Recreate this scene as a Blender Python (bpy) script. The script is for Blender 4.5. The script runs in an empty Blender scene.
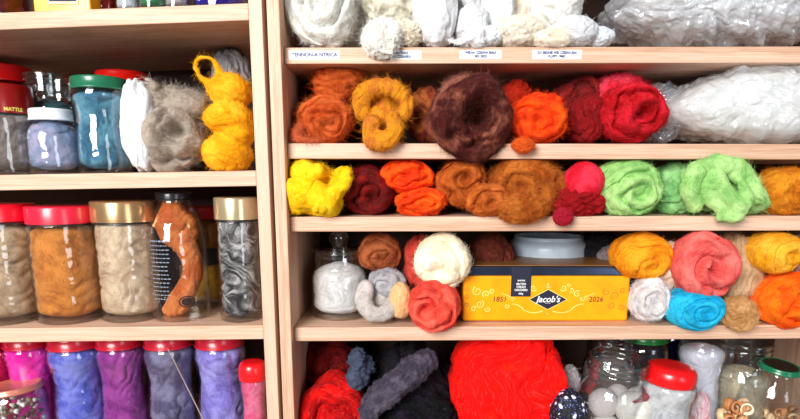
import bpy, bmesh, math, random
import numpy as np
from mathutils import Vector, Matrix
SC = bpy.context.scene
COL = SC.collection
R_ = math.radians
rng = np.random.default_rng(7)
random.seed(7)

# ------------------------------------------------------------------ camera
FPX, PPY, PITCH, CAMD, CAMZ = 582.0, 290.0, R_(11.0), 0.70, 1.42
cd = bpy.data.cameras.new('camera'); cam = bpy.data.objects.new('camera', cd); COL.objects.link(cam)
cd.sensor_width = 36; cd.lens = FPX / 800 * 36; cd.shift_y = (PPY - 209.5) / 800
cd.clip_start = 0.01; cd.clip_end = 50
cam.location = (0, -CAMD, CAMZ); cam.rotation_euler = (R_(90) - PITCH, 0, 0)
SC.camera = cam
# ------------------------------------------------------------------ world, lights, exposure
wd = bpy.data.worlds.new('world'); SC.world = wd; wd.use_nodes = True
wd.node_tree.nodes['Background'].inputs[0].default_value = (0.90, 0.95, 1.0, 1)
wd.node_tree.nodes['Background'].inputs[1].default_value = 0.11
def area(name, loc, target, sx, sy, power, col):
    l = bpy.data.lights.new(name, 'AREA'); l.shape = 'RECTANGLE'; l.size = sx; l.size_y = sy; l.energy = power; l.color = col
    o = bpy.data.objects.new(name, l); COL.objects.link(o); o.location = loc
    o.rotation_euler = (Vector(target) - Vector(loc)).to_track_quat('-Z', 'Y').to_euler()
    return o
area('window_daylight', (-1.0, -2.3, 2.25), (0, 0, 1.35), 1.1, 1.4, 86, (1.0, 0.98, 0.96))
area('window_daylight', (1.6, -2.4, 1.5), (0, 0, 1.35), 0.7, 1.3, 9, (0.86, 0.93, 1.0))
vs = SC.view_settings
vs.view_transform = 'Standard'; vs.look = 'None'; vs.exposure = 0.55; vs.gamma = 1; vs.use_curve_mapping = False
SC.cycles.transparent_max_bounces = 32

# ------------------------------------------------------------------ helpers
def P(px, py, Y):
    """photo pixel -> point in the room on the vertical plane y = Y"""
    a = (px - 400) / FPX; b = -(py - PPY) / FPX
    t = (Y + CAMD) / (math.cos(PITCH) + b * math.sin(PITCH))
    return Vector((t * a, Y, CAMZ + t * (b * math.cos(PITCH) - math.sin(PITCH))))
def mpp(px, py, Y):                       # metres per pixel there
    return (P(px + 1, py, Y) - P(px, py, Y)).length
def lin(c):
    if isinstance(c, str):
        c = tuple(int(c[i:i+2], 16) / 255 for i in (0, 2, 4))
    return tuple((v / 12.92 if v <= 0.04045 else ((v + 0.055) / 1.055) ** 2.4) for v in c)
def tag(o, label=None, cat=None, group=None, kind=None):
    if label: o['label'] = label
    if cat: o['category'] = cat
    if group: o['group'] = group
    if kind: o['kind'] = kind
    return o
def link(name, me, mat=None, parent=None):
    o = bpy.data.objects.new(name, me); COL.objects.link(o)
    if mat is not None: me.materials.append(mat)
    if parent is not None:
        o.parent = parent
        o.matrix_parent_inverse = parent.matrix_world.inverted() if parent.matrix_world else Matrix()
    return o
def empty(name, loc):
    o = bpy.data.objects.new(name, None); COL.objects.link(o); o.location = loc
    o.empty_display_size = 0.02
    o.matrix_world = Matrix.Translation(loc)
    return o
def mesh_np(name, V, F, smooth=True):
    V = np.asarray(V, dtype=np.float32); F = np.asarray(F, dtype=np.int32)
    me = bpy.data.meshes.new(name)
    n = len(F); k = F.shape[1]
    me.vertices.add(len(V)); me.vertices.foreach_set('co', V.ravel())
    me.loops.add(n * k); me.loops.foreach_set('vertex_index', F.ravel())
    me.polygons.add(n); me.polygons.foreach_set('loop_start', np.arange(0, n * k, k, dtype=np.int32))
    me.polygons.foreach_set('loop_total', np.full(n, k, dtype=np.int32))
    me.update(calc_edges=True)
    if smooth: me.polygons.foreach_set('use_smooth', np.ones(n, dtype=bool))
    me.validate()
    return me
def mesh_bm(name, bm, smooth=False):
    bmesh.ops.recalc_face_normals(bm, faces=bm.faces)
    me = bpy.data.meshes.new(name); bm.to_mesh(me); bm.free()
    if smooth:
        for p in me.polygons: p.use_smooth = True
    return me
def box_bm(x0, x1, y0, y1, z0, z1, bevel=0.0, bm=None, seg=2):
    own = bm is None
    if own: bm = bmesh.new()
    r = bmesh.ops.create_cube(bm, size=1)
    for v in r['verts']:
        v.co = Vector((x0 + (v.co.x + .5) * (x1 - x0), y0 + (v.co.y + .5) * (y1 - y0), z0 + (v.co.z + .5) * (z1 - z0)))
    if bevel:
        es = list({e for v in r['verts'] for e in v.link_edges})
        bmesh.ops.bevel(bm, geom=es, offset=bevel, segments=seg, affect='EDGES', profile=0.5)
    return bm
# ---- vectorised gradient noise
_perm = rng.permutation(256); _perm = np.concatenate([_perm, _perm, _perm])
_g = rng.normal(size=(256, 3)); _g /= np.linalg.norm(_g, axis=1)[:, None]
def noise(p):
    p = np.asarray(p, dtype=np.float64); i = np.floor(p).astype(int); f = p - i; i &= 255
    u = f * f * f * (f * (f * 6 - 15) + 10); out = 0
    for dx in (0, 1):
        for dy in (0, 1):
            for dz in (0, 1):
                h = _perm[_perm[_perm[(i[:, 0] + dx) & 255] + ((i[:, 1] + dy) & 255)] + ((i[:, 2] + dz) & 255)] & 255
                d = (_g[h] * (f - np.array([dx, dy, dz]))).sum(1)
                w = (u[:, 0] if dx else 1 - u[:, 0]) * (u[:, 1] if dy else 1 - u[:, 1]) * (u[:, 2] if dz else 1 - u[:, 2])
                out = out + d * w
    return out * 1.5
def fbm(p, o=3):
    s = 0; a = 1; q = np.asarray(p)
    for k in range(o): s = s + a * noise(q * 2 ** k + 17.3 * k); a *= .5
    return s
def normals(V, F):
    n = np.zeros_like(V); q = V[F]
    fn = np.cross(q[:, 2] - q[:, 0], q[:, 3 if F.shape[1] == 4 else 1] - q[:, 1 if F.shape[1] == 4 else 0])
    if F.shape[1] == 3: fn = np.cross(q[:, 1] - q[:, 0], q[:, 2] - q[:, 0])
    for k in range(F.shape[1]):
        for c in range(3): n[:, c] += np.bincount(F[:, k], weights=fn[:, c], minlength=len(V))
    return n / (np.linalg.norm(n, axis=1)[:, None] + 1e-12)

# ------------------------------------------------------------------ materials
def newmat(name):
    m = bpy.data.materials.new(name); m.use_nodes = True
    nt = m.node_tree; return m, nt, nt.nodes, nt.links, nt.nodes['Principled BSDF']
def mixc(nt, fac, a, b, blend='MIX'):
    n = nt.nodes.new('ShaderNodeMix'); n.data_type = 'RGBA'; n.blend_type = blend
    for s, v in ((n.inputs[0], fac), (n.inputs[6], a), (n.inputs[7], b)):
        if isinstance(v, bpy.types.NodeSocket): nt.links.new(v, s)
        elif isinstance(v, (int, float)): s.default_value = v
        else: s.default_value = (*v[:3], 1)
    return n.outputs[2]
def ramp(nt, src, lo, hi):
    n = nt.nodes.new('ShaderNodeMapRange'); n.inputs[1].default_value = lo; n.inputs[2].default_value = hi
    n.interpolation_type = 'SMOOTHSTEP'; nt.links.new(src, n.inputs[0]); return n.outputs[0]
def noise_tex(nt, vec, scale, detail=3, rough=.55):
    n = nt.nodes.new('ShaderNodeTexNoise'); n.inputs['Scale'].default_value = scale
    n.inputs['Detail'].default_value = detail; n.inputs['Roughness'].default_value = rough
    if vec is not None: nt.links.new(vec, n.inputs['Vector'])
    return n.outputs[0]
def mapping(nt, vec, scale, rot=(0, 0, 0)):
    n = nt.nodes.new('ShaderNodeMapping'); n.inputs['Scale'].default_value = scale; n.inputs['Rotation'].default_value = rot
    nt.links.new(vec, n.inputs[0]); return n.outputs[0]
def texco(nt, out='Object'):
    return nt.nodes.new('ShaderNodeTexCoord').outputs[out]
_mc = {}
def plain(col, rough=.4, metal=0.0, coat=0.0, spec=.5, name='plain', bump=0):
    key = ('p', col, rough, metal, coat, spec, bump)
    if key in _mc: return _mc[key]
    m, nt, N, L, b = newmat(name)
    c = lin(col)
    f = noise_tex(nt, texco(nt), 60, 3)
    L.new(mixc(nt, ramp(nt, f, .3, .7), tuple(v * .9 for v in c), tuple(min(1, v * 1.06) for v in c)), b.inputs['Base Color'])
    b.inputs['Roughness'].default_value = rough; b.inputs['Metallic'].default_value = metal
    b.inputs['Coat Weight'].default_value = coat; b.inputs['Coat Roughness'].default_value = .08
    b.inputs['Specular IOR Level'].default_value = spec
    if bump:
        bp = N.new('ShaderNodeBump'); bp.inputs['Strength'].default_value = bump; bp.inputs['Distance'].default_value = .0006
        L.new(noise_tex(nt, texco(nt), 900, 2), bp.inputs['Height']); L.new(bp.outputs[0], b.inputs['Normal'])
    _mc[key] = m; return m
def wood(axis, tint=1.0):
    m, nt, N, L, b = newmat('beech_laminate_' + axis)
    sc = (2.2, 40, 90) if axis == 'x' else (90, 40, 2.2)
    v = texco(nt)
    f1 = noise_tex(nt, mapping(nt, v, sc), 2.2, 5, .6)
    f2 = noise_tex(nt, mapping(nt, v, tuple(s * 5 for s in sc)), 2, 2, .5)
    f3 = noise_tex(nt, mapping(nt, v, tuple(s * .25 for s in sc)), 1.5, 2)
    c = mixc(nt, ramp(nt, f1, .3, .72), lin('c59a7e'), lin('e0bca2'))
    c = mixc(nt, ramp(nt, f2, .42, .75), c, lin('b8896a'))
    nt.nodes[-1]  # keep
    c = mixc(nt, ramp(nt, f3, .35, .7), c, mixc(nt, .5, c, lin('e6c6b0')))
    L.new(c, b.inputs['Base Color'])
    b.inputs['Roughness'].default_value = .5; b.inputs['Specular IOR Level'].default_value = .35
    bp = N.new('ShaderNodeBump'); bp.inputs['Strength'].default_value = .15; bp.inputs['Distance'].default_value = .0004
    L.new(f1, bp.inputs['Height']); L.new(bp.outputs[0], b.inputs['Normal'])
    return m
WX, WZ = wood('x'), wood('z')
BACK = plain('3c241a', .7, name='shade_brown_hardboard')  # back panels coloured dark to stand in for deep shade behind the wool
def wool_mat(c1, c2=None, c3=None, patch=.5, sheen=.25):
    """fibres run along the 'fib' coordinate; c2 streaks through c1, c3 sits in larger patches"""
    key = ('w', c1, c2, c3, patch)
    if key in _mc: return _mc[key]
    m, nt, N, L, b = newmat('wool_fibre')
    a = lin(c1); c2_ = lin(c2) if c2 else tuple(v * .62 for v in a)
    at = N.new('ShaderNodeAttribute'); at.attribute_name = 'fib'; fv = at.outputs['Vector']
    n1 = noise_tex(nt, fv, 1.0, 4, .6); n2 = noise_tex(nt, fv, 4.5, 4, .65)
    n3 = noise_tex(nt, texco(nt), 38, 3, .6)
    c = mixc(nt, ramp(nt, n1, .38, .84), a, c2_)
    if c3: c = mixc(nt, ramp(nt, n3, patch - .1, patch + .13), c, lin(c3))
    light = tuple(min(1, v * 1.25 + .035) for v in a)
    c = mixc(nt, ramp(nt, n2, .50, .74), c, light); c = mixc(nt, ramp(nt, n2, .46, .30), c, tuple(v * .6 for v in a))
    L.new(c, b.inputs['Base Color'])
    b.inputs['Roughness'].default_value = .85; b.inputs['Specular IOR Level'].default_value = .12
    b.inputs['Sheen Weight'].default_value = sheen; b.inputs['Sheen Roughness'].default_value = .5
    b.inputs['Sheen Tint'].default_value = (*light, 1)
    bp = N.new('ShaderNodeBump'); bp.inputs['Strength'].default_value = .7; bp.inputs['Distance'].default_value = .0015
    L.new(n2, bp.inputs['Height'])
    bp2 = N.new('ShaderNodeBump'); bp2.inputs['Strength'].default_value = .5; bp2.inputs['Distance'].default_value = .0018
    L.new(n1, bp2.inputs['Height']); L.new(bp.outputs[0], bp2.inputs['Normal']); L.new(bp2.outputs[0], b.inputs['Normal'])
    _mc[key] = m; return m
def schlick(nt, f0, k=1.0):
    lw = nt.nodes.new('ShaderNodeLayerWeight'); lw.inputs['Blend'].default_value = .5
    p = nt.nodes.new('ShaderNodeMath'); p.operation = 'POWER'; nt.links.new(lw.outputs['Facing'], p.inputs[0]); p.inputs[1].default_value = 3.2
    m = nt.nodes.new('ShaderNodeMath'); m.operation = 'MULTIPLY_ADD'; nt.links.new(p.outputs[0], m.inputs[0]); m.inputs[1].default_value = k - f0; m.inputs[2].default_value = f0
    return m.outputs[0]
def glass(tint='fdfefe', name='clear_glass', rough=0.0, f0=.065):
    key = ('g', tint, rough, f0)
    if key in _mc: return _mc[key]
    m, nt, N, L, b = newmat(name); N.remove(b)
    out = [n for n in N if n.type == 'OUTPUT_MATERIAL'][0]
    tr = N.new('ShaderNodeBsdfTransparent'); gl = N.new('ShaderNodeBsdfGlossy'); gl.inputs['Roughness'].default_value = rough + .015
    lw = N.new('ShaderNodeLayerWeight'); lw.inputs['Blend'].default_value = .35
    t = lin(tint)
    L.new(mixc(nt, ramp(nt, lw.outputs['Facing'], .72, 1.0), t, tuple(v * .62 for v in t)), tr.inputs['Color'])
    fr = schlick(nt, f0, .85)
    bp = N.new('ShaderNodeBump'); bp.inputs['Strength'].default_value = .6; bp.inputs['Distance'].default_value = .0022
    L.new(noise_tex(nt, texco(nt), 45, 2), bp.inputs['Height']); L.new(bp.outputs[0], gl.inputs['Normal'])
    mx = N.new('ShaderNodeMixShader'); L.new(fr, mx.inputs[0]); L.new(tr.outputs[0], mx.inputs[1]); L.new(gl.outputs[0], mx.inputs[2])
    L.new(mx.outputs[0], out.inputs[0])
    _mc[key] = m; return m
def film(white=.35, tint='f3f6f8', rough=.12, name='clear_plastic_film'):
    key = ('f', white, tint, rough)
    if key in _mc: return _mc[key]
    m, nt, N, L, b = newmat(name); N.remove(b)
    out = [n for n in N if n.type == 'OUTPUT_MATERIAL'][0]
    tr = N.new('ShaderNodeBsdfTransparent'); df = N.new('ShaderNodeBsdfDiffuse'); tl = N.new('ShaderNodeBsdfTranslucent')
    gl = N.new('ShaderNodeBsdfGlossy'); gl.inputs['Roughness'].default_value = rough
    tr.inputs[0].default_value = (.97, .98, .99, 1); df.inputs[0].default_value = (*lin(tint), 1); tl.inputs[0].default_value = (*lin(tint), 1)
    m1 = N.new('ShaderNodeMixShader'); m1.inputs[0].default_value = .4; L.new(df.outputs[0], m1.inputs[1]); L.new(tl.outputs[0], m1.inputs[2])
    m2 = N.new('ShaderNodeMixShader'); m2.inputs[0].default_value = white; L.new(tr.outputs[0], m2.inputs[1]); L.new(m1.outputs[0], m2.inputs[2])
    fr = schlick(nt, .12, .7)
    m3 = N.new('ShaderNodeMixShader'); L.new(fr, m3.inputs[0]); L.new(m2.outputs[0], m3.inputs[1]); L.new(gl.outputs[0], m3.inputs[2])
    L.new(m3.outputs[0], out.inputs[0])
    _mc[key] = m; return m

# ------------------------------------------------------------------ the two bookcases
DEPTH = 0.285; TH = 0.018
RF, LF = 0.016, 0.002            # how far the shelf fronts sit behind the upright fronts
XLr0, XLr1 = P(257.2, 200, 0).x, P(270.0, 200, 0).x      # right upright of the left case
XRl0, XRl1 = P(274.3, 200, 0).x, P(286.4, 200, 0).x      # left upright of the right case
XRr0 = 0.653; XRr1 = XRr0 + TH
XLl1 = XLr0 - 0.76; XLl0 = XLl1 - TH
class Line:
    def __init__(s, a, b, Y):
        p, q = P(*a, Y), P(*b, Y); s.m = (q.z - p.z) / (q.x - p.x); s.c = p.z - s.m * p.x
    def __call__(s, x): return s.m * x + s.c
    def off(s, d):
        n = object.__new__(Line); n.m, n.c = s.m * .6, s.c + d; return n
L1 = Line((0, 12.6), (249, 3), LF); L2 = Line((0, 175), (256, 170.5), LF); L3 = Line((0, 328.6), (262, 325.2), LF)
R1 = Line((285, 47.5), (800, 46.3), RF); R2 = Line((288, 143.2), (800, 144), RF)
R3 = Line((292, 217), (800, 215.8), RF); R4 = Line((297, 327.6), (800, 325), RF)
L0, L4 = L1.off(.185), L3.off(-.195); R0, R5 = R1.off(.155), R4.off(-.19)
SH = dict(L0=L0, L1=L1, L2=L2, L3=L3, L4=L4, R0=R0, R1=R1, R2=R2, R3=R3, R4=R4, R5=R5)
ABOVE = dict(L1='L0', L2='L1', L3='L2', L4='L3', R1='R0', R2='R1', R3='R2', R4='R3', R5='R4')
ZTOP, ZBOT = 1.92, 0.0
def bookcase(label, x0a, x0b, x1a, x1b, shelves, yf):
    t = empty('bookcase', ((x0a + x1b) / 2, DEPTH / 2, 0)); tag(t, label, 'bookcase', 'beech bookcases')
    for a, b in ((x0a, x0b), (x1a, x1b)):
        link('side_panel', mesh_bm('side_panel', box_bm(a, b, 0, DEPTH, ZBOT, ZTOP, .0008)), WZ, t)
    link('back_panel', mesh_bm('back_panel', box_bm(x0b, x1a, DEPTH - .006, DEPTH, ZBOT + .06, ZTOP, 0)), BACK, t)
    link('top_panel', mesh_bm('top_panel', box_bm(x0b, x1a, .001, DEPTH - .006, ZTOP - TH, ZTOP, .0008)), WX, t)
    link('plinth', mesh_bm('plinth', box_bm(x0b, x1a, .02, .035, 0, .06, .0008)), WX, t)
    sh = []
    for s in shelves:
        bm = box_bm(x0b + .0004, x1a - .0004, yf, DEPTH - .0065, -TH, 0, .0010)
        for v in bm.verts: v.co.z += s(v.co.x)
        sh.append(link('shelf', mesh_bm('shelf', bm), WX, t))
    bases = [.078, .38, .70]
    for z in bases:
        link('shelf', mesh_bm('shelf', box_bm(x0b + .0004, x1a - .0004, yf, DEPTH - .0065, z - TH, z, .001)), WX, t)
    return t
bc_l = bookcase('left pale beech bookcase of glass jars, cut off by the photo edge', XLl0, XLl1, XLr0, XLr1, [L0, L1, L2, L3, L4], LF)
bc_r = bookcase('right pale beech bookcase of coloured wool with paper labels on its top shelf', XRl0, XRl1, XRr0, XRr1, [R0, R1, R2, R3, R4, R5], RF)
fl = link('floor', mesh_bm('floor', box_bm(-2.5, 2.5, -3.2, .32, -.02, 0)), plain('8c7a68', .6, name='floor_vinyl')); tag(fl, kind='structure')
wl = link('wall_back', mesh_bm('wall_back', box_bm(-2.5, 2.5, .30, .34, 0, 2.5)), plain('c9c2b8', .8, name='painted_wall')); tag(wl, kind='structure')

# ------------------------------------------------------------------ flat print
def text_mesh(s, size, mat, parent, centre, name='lettering', wrap=None, shear=0, bold=0.0, thick=.00012, rotx=0, spacing=1.0, squash=1.0):
    c = bpy.data.curves.new('t', 'FONT'); c.body = s; c.size = size; c.align_x = 'CENTER'; c.align_y = 'CENTER'
    c.shear = shear; c.offset = bold; c.space_character = spacing; c.resolution_u = 3
    o = bpy.data.objects.new('t', c); COL.objects.link(o)
    bpy.context.view_layer.update()
    me = bpy.data.meshes.new_from_object(o.evaluated_get(bpy.context.evaluated_depsgraph_get()))
    bpy.data.objects.remove(o)
    me.materials.clear()
    for v in me.vertices:
        x, y = v.co.x * squash, v.co.y
        if wrap:                          # wrap = (axis x, axis y, radius, centre angle)
            ax, ay, rr, a0 = wrap; a = a0 + x / rr
            v.co = Vector((ax + rr * math.sin(a), ay - rr * math.cos(a), centre[2] + y))
        else: v.co = Vector((centre[0] + x, centre[1] - thick, centre[2] + y))
    return link(name, me, mat, parent)
INK = plain('3a4a86', .7, name='blue_ink')
for (x0, x1, y0, y1, lines, what) in (
        (289, 340, 50.2, 59.6, ['TENNON-A NTRICA'], 'white paper strip in capitals, leftmost on the top shelf edge'),
        (378, 421.5, 50.3, 59.6, ['CORRIEDALE', 'BIAŁY CZESANKA'], 'white paper strip half covered by cream fluff'),
        (459.5, 502, 50, 59.2, ['WEŁNA CZESANA BIAŁA', 'MIX 20/22'], 'white paper strip under the cotton cones'),
        (532, 582, 50, 59.4, ['DO BIEGNIE WEŁ CZESAN BIAŁ', 'FLUFFY 19MIC'], 'white paper strip, rightmost on the top shelf edge')):
    a, b = P(x0, y1, RF), P(x1, y0, RF)
    o = link('paper_label', mesh_bm('paper_label', box_bm(a.x, b.x, RF - .0005, RF + .0001, a.z, b.z, .0001)), plain('f4f4f2', .7, name='white_paper'), bc_r)
    o['label'] = what
    n = len(lines)
    for i, s in enumerate(lines):
        sz = .0058 if n == 1 else .0040
        text_mesh(s, sz, INK, o, ((a.x + b.x) / 2, RF - .0006, (a.z + b.z) / 2 + (0 if n == 1 else (.0020 - i * .0040))),
                  squash=1.0 if n == 1 else .82, bold=.00022)

# ------------------------------------------------------------------ wool
def clampV(V, row, over=True, cc=None):
    """wool settles on its shelf, against the board above and the uprights; only what overhangs the edge hangs lower"""
    if row is None: return V
    yf = LF if row[0] == 'L' else RF
    zs = SH[row](V[:, 0]) + .0006
    inside = V[:, 1] > yf - .0012
    low = V[:, 2] < zs
    V[:, 2] = np.where(inside & low, zs + .02 * (V[:, 2] - zs) * 0, V[:, 2])
    if row in ABOVE:
        zu = SH[ABOVE[row]](V[:, 0]) - TH - .0006
        V[:, 2] = np.where(inside & (V[:, 2] > zu), zu, V[:, 2])
    V[:, 1] = np.minimum(V[:, 1], DEPTH - .008)
    if row[0] == 'L': V[:, 0] = np.where(V[:, 1] > 0, np.minimum(V[:, 0], XLr0 - .0006), V[:, 0])
    else:
        V[:, 0] = np.where(V[:, 1] > -.001, np.clip(V[:, 0], XRl1 + .0006, XRr0 - .0006), V[:, 0])
    return V
def strands(V, N, n, length, mat, parent, fibcol=None, width=.00013, out=.5, row=None):
    """loose fibres standing off a bundle, joined into one part nobody could count"""
    idx = rng.choice(len(V), n)
    idx = idx[(N[idx, 1] < .55)]
    n = len(idx); p = V[idx].copy(); nn = N[idx]
    d = rng.normal(size=(n, 3)); d -= (d * nn).sum(1)[:, None] * nn; d /= np.linalg.norm(d, axis=1)[:, None] + 1e-9
    Ls = length * .8 * rng.uniform(.4, 1.5, n)[:, None]
    cur = rng.normal(size=(n, 3)) * .7
    SEG = 3; pts = [p]
    o = out * rng.uniform(.15, 1.0, n)[:, None]
    dirn = d + nn * o
    for k in range(SEG):
        dirn = dirn + cur * .5 - nn * .18 * k * o
        dirn /= np.linalg.norm(dirn, axis=1)[:, None]
        pts.append(pts[-1] + dirn * Ls / SEG)
    pts = np.stack(pts, 1)                                   # n, SEG+1, 3
    w = np.linspace(1, .15, SEG + 1)[None, :, None] * width
    side = np.cross(dirn, np.array([0.2, 1, .1])); side /= np.linalg.norm(side, axis=1)[:, None] + 1e-9
    A = pts - side[:, None] * w; B = pts + side[:, None] * w
    VV = np.stack([A, B], 2).reshape(-1, 3)
    if row is not None:
        VV = clampV(VV, row)
    base = (np.arange(n) * (SEG + 1) * 2)[:, None]
    k = np.arange(SEG)[None, :] * 2
    F = np.stack([base + k, base + k + 1, base + k + 3, base + k + 2], -1).reshape(-1, 4)
    me = mesh_np('loose_fibres', VV, F)
    fb = np.repeat(rng.uniform(0, 40, (n, 3)), (SEG + 1) * 2, axis=0).astype(np.float32)
    at = me.attributes.new('fib', 'FLOAT_VECTOR', 'POINT'); at.data.foreach_set('vector', fb.ravel())
    ob = link('loose_fibres', me, mat, parent); ob['kind'] = 'stuff'
    return ob
def setfib(me, fib):
    at = me.attributes.new('fib', 'FLOAT_VECTOR', 'POINT'); at.data.foreach_set('vector', np.ascontiguousarray(fib, dtype=np.float32).ravel())
def valley(ph):
    f = ph - np.floor(ph); return 1 - np.sqrt(np.clip(1 - (2 * f - 1) ** 2, 0, 1))
GROUPS = {'L1': 'jars on the topmost left shelf', 'L2': 'wool on the upper left shelf', 'L3': 'wool on the middle left shelf', 'L4': 'wool on the bottom left shelf',
          'R1': 'white wool on the top right shelf', 'R2': 'wool bundles on the second right shelf', 'R3': 'wool bundles on the third right shelf',
          'R4': 'wool bundles on the fourth right shelf', 'R5': 'wool bundles on the bottom right shelf'}
def finish_wool(name, label, V, F, fib, mat, row, fuzz, flen, cat='wool', centre=None, out=.5, group=None):
    V = clampV(V, row)
    base = Vector((float(V[:, 0].mean()), float(V[:, 1].mean()), float(V[:, 2].min())))
    t = empty(name, base); tag(t, label, cat, group or GROUPS.get(row))
    me = mesh_np('wool_body', V, F); setfib(me, fib)
    link('wool_body', me, mat, t)
    if fuzz: strands(V, normals(V, F), int(fuzz * 1.3), flen, mat, t, out=out, row=row)
    return t
def grid_ball(nu, nv, sup):
    u = np.linspace(0, np.pi, nu + 1)[1:-1]; v = np.linspace(0, 2 * np.pi, nv, endpoint=False)
    U, Vv = np.meshgrid(u, v, indexing='ij')
    rad = np.sin(U) ** (2 / sup); dep = np.sign(np.cos(U)) * np.abs(np.cos(U)) ** (2 / sup)
    X = rad * np.cos(Vv); Z = rad * np.sin(Vv); Y = -dep
    pts = np.stack([X, Y, Z], -1).reshape(-1, 3)
    pts = np.vstack([pts, [[0, -1, 0], [0, 1, 0]]])
    m = nu - 1; i = np.arange(m - 1)[:, None] * nv; j = np.arange(nv)[None, :]; j2 = (j + 1) % nv
    F = np.stack([i + j, i + nv + j, i + nv + j2, i + j2], -1).reshape(-1, 4)
    a, b = m * nv, m * nv + 1
    jj = np.arange(nv)
    F = np.vstack([F, np.stack([np.full(nv, a), jj, (jj + 1) % nv, (jj + 1) % nv], -1)[:, [0, 1, 2, 2]] * 1])
    top = np.stack([np.full(nv, a), jj, (jj + 1) % nv], -1); bot = np.stack([np.full(nv, b), (m - 1) * nv + (jj + 1) % nv, (m - 1) * nv + jj], -1)
    return pts, F[:-nv], top, bot
def close(F, top, bot):
    """poles as thin quads: merge two triangles at a time"""
    q = []
    for tri in (top, bot):
        a = tri[0::2]; b = tri[1::2]
        q.append(np.stack([a[:, 0], a[:, 1], a[:, 2], b[:, 2]], -1))
    return np.vstack([F] + q)
def wool(label, x0, y0, x1, y1, Y, d, c, c2=None, c3=None, style='coil', ang=0, turns=2.6, depth=.28, cen=(0, 0), sup=2.5,
         fuzz=900, flen=.010, row='R4', name=None, lump=.10, res=1.0, hand=1, rot=0, yaw=0, patch=.5, cat='wool', out=.5, hole=.0, freq=2.2, group=None, mat=None, hw=4.0):
    seed = rng.uniform(0, 60, 3)
    mx, my = (x0 + x1) / 2, (y0 + y1) / 2; C = P(mx, my, Y); s = mpp(mx, my, Y)
    rx, rz = (x1 - x0) / 2 * s * .97, (y1 - y0) / 2 * s * .985; R = (rx + rz) / 2
    res *= .9
    nu, nv = int(84 * res), int(116 * res) // 2 * 2
    q, F, top, bot = grid_ball(nu, nv, sup); F = close(F, top, bot)
    N = q / np.linalg.norm(q, axis=1)[:, None]
    a = q[:, 0] - cen[0]; b = q[:, 2] - cen[1]
    wr = fbm(q * 1.3 + seed, 2) * .30
    front = np.clip(-q[:, 1] * 2.2, 0, 1) if sup > 2 else np.clip(-q[:, 1] * 2 + .2, 0, 1)
    r = np.sqrt(a * a + b * b); th = np.arctan2(b, a) + R_(ang)
    disp = np.zeros(len(q)); dy = np.zeros(len(q))
    if style == 'coil':
        ph = r * turns + wr * 1.5 - hand * th / (2 * np.pi) + .5
        edge = np.clip((1.08 - np.sqrt(q[:, 0] ** 2 + q[:, 2] ** 2)) * 3.5, 0, 1)
        inner = np.clip(r * turns * 1.2, 0, 1)
        dy = valley(ph) * depth * front * edge * (.35 + .65 * inner) + np.exp(-(r * hw) ** 2) * (depth * .8 + hole)
        layer = np.floor(ph)
        dy += (noise(np.stack([layer * 3.1, th * 0, th * 0], -1) + seed) * .12) * front * edge
        fib = np.stack([np.cos(th) * 1.3, np.sin(th) * 1.3 + q[:, 1] * 2.0, r * 9 + wr * 4], -1) + seed
    elif style == 'fold':
        ca, sa = math.cos(R_(ang)), math.sin(R_(ang))
        al = a * ca + b * sa; ac = -a * sa + b * ca
        bend = fbm(np.stack([al * .9, ac * .7, q[:, 1] * .6], -1) + seed, 2)
        ph = ac * freq + bend * 1.5 + al * .15
        amp = .55 + .45 * np.clip(noise(q * 1.8 + seed + 9) * 2, -1, 1)
        disp -= valley(ph) * depth * amp
        fib = np.stack([al * 1.6, ac * 9 + bend * 7, q[:, 1] * 5], -1) + seed
    else:                                   # fluff
        w = np.stack([fbm(q * 1.4 + seed + 3 * k, 2) for k in range(3)], -1)
        disp += -np.abs(noise(q * 2.0 + w * 1.0 + seed)) * depth * 1.2 + depth * .25
        fib = q * np.array([3, 3, 5.5]) + w * 5 + seed
    disp += fbm(q * 1.1 + seed + 5, 3) * lump * 1.4 + fbm(q * 5 + seed, 3) * .016 + noise(fib * 1.3) * .016
    V = q + N * disp[:, None]
    V[:, 1] += dy
    if rot:
        cr, sr = math.cos(R_(rot)), math.sin(R_(rot)); V = np.stack([V[:, 0] * cr - V[:, 2] * sr, V[:, 1], V[:, 0] * sr + V[:, 2] * cr], -1)
    V = V * np.array([rx, d, rz])
    if yaw:
        cy, sy = math.cos(R_(yaw)), math.sin(R_(yaw)); V = np.stack([V[:, 0] * cy - V[:, 1] * sy, V[:, 0] * sy + V[:, 1] * cy, V[:, 2]], -1)
    V = V + np.array(C)
    nm = name or {'coil': 'wool_roll', 'fold': 'wool_bundle', 'fluff': 'wool_tuft'}[style]
    return finish_wool(nm, label, V, F, fib, mat or wool_mat(c, c2, c3, patch), row, fuzz, flen, cat=cat, out=out, group=group)
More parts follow.
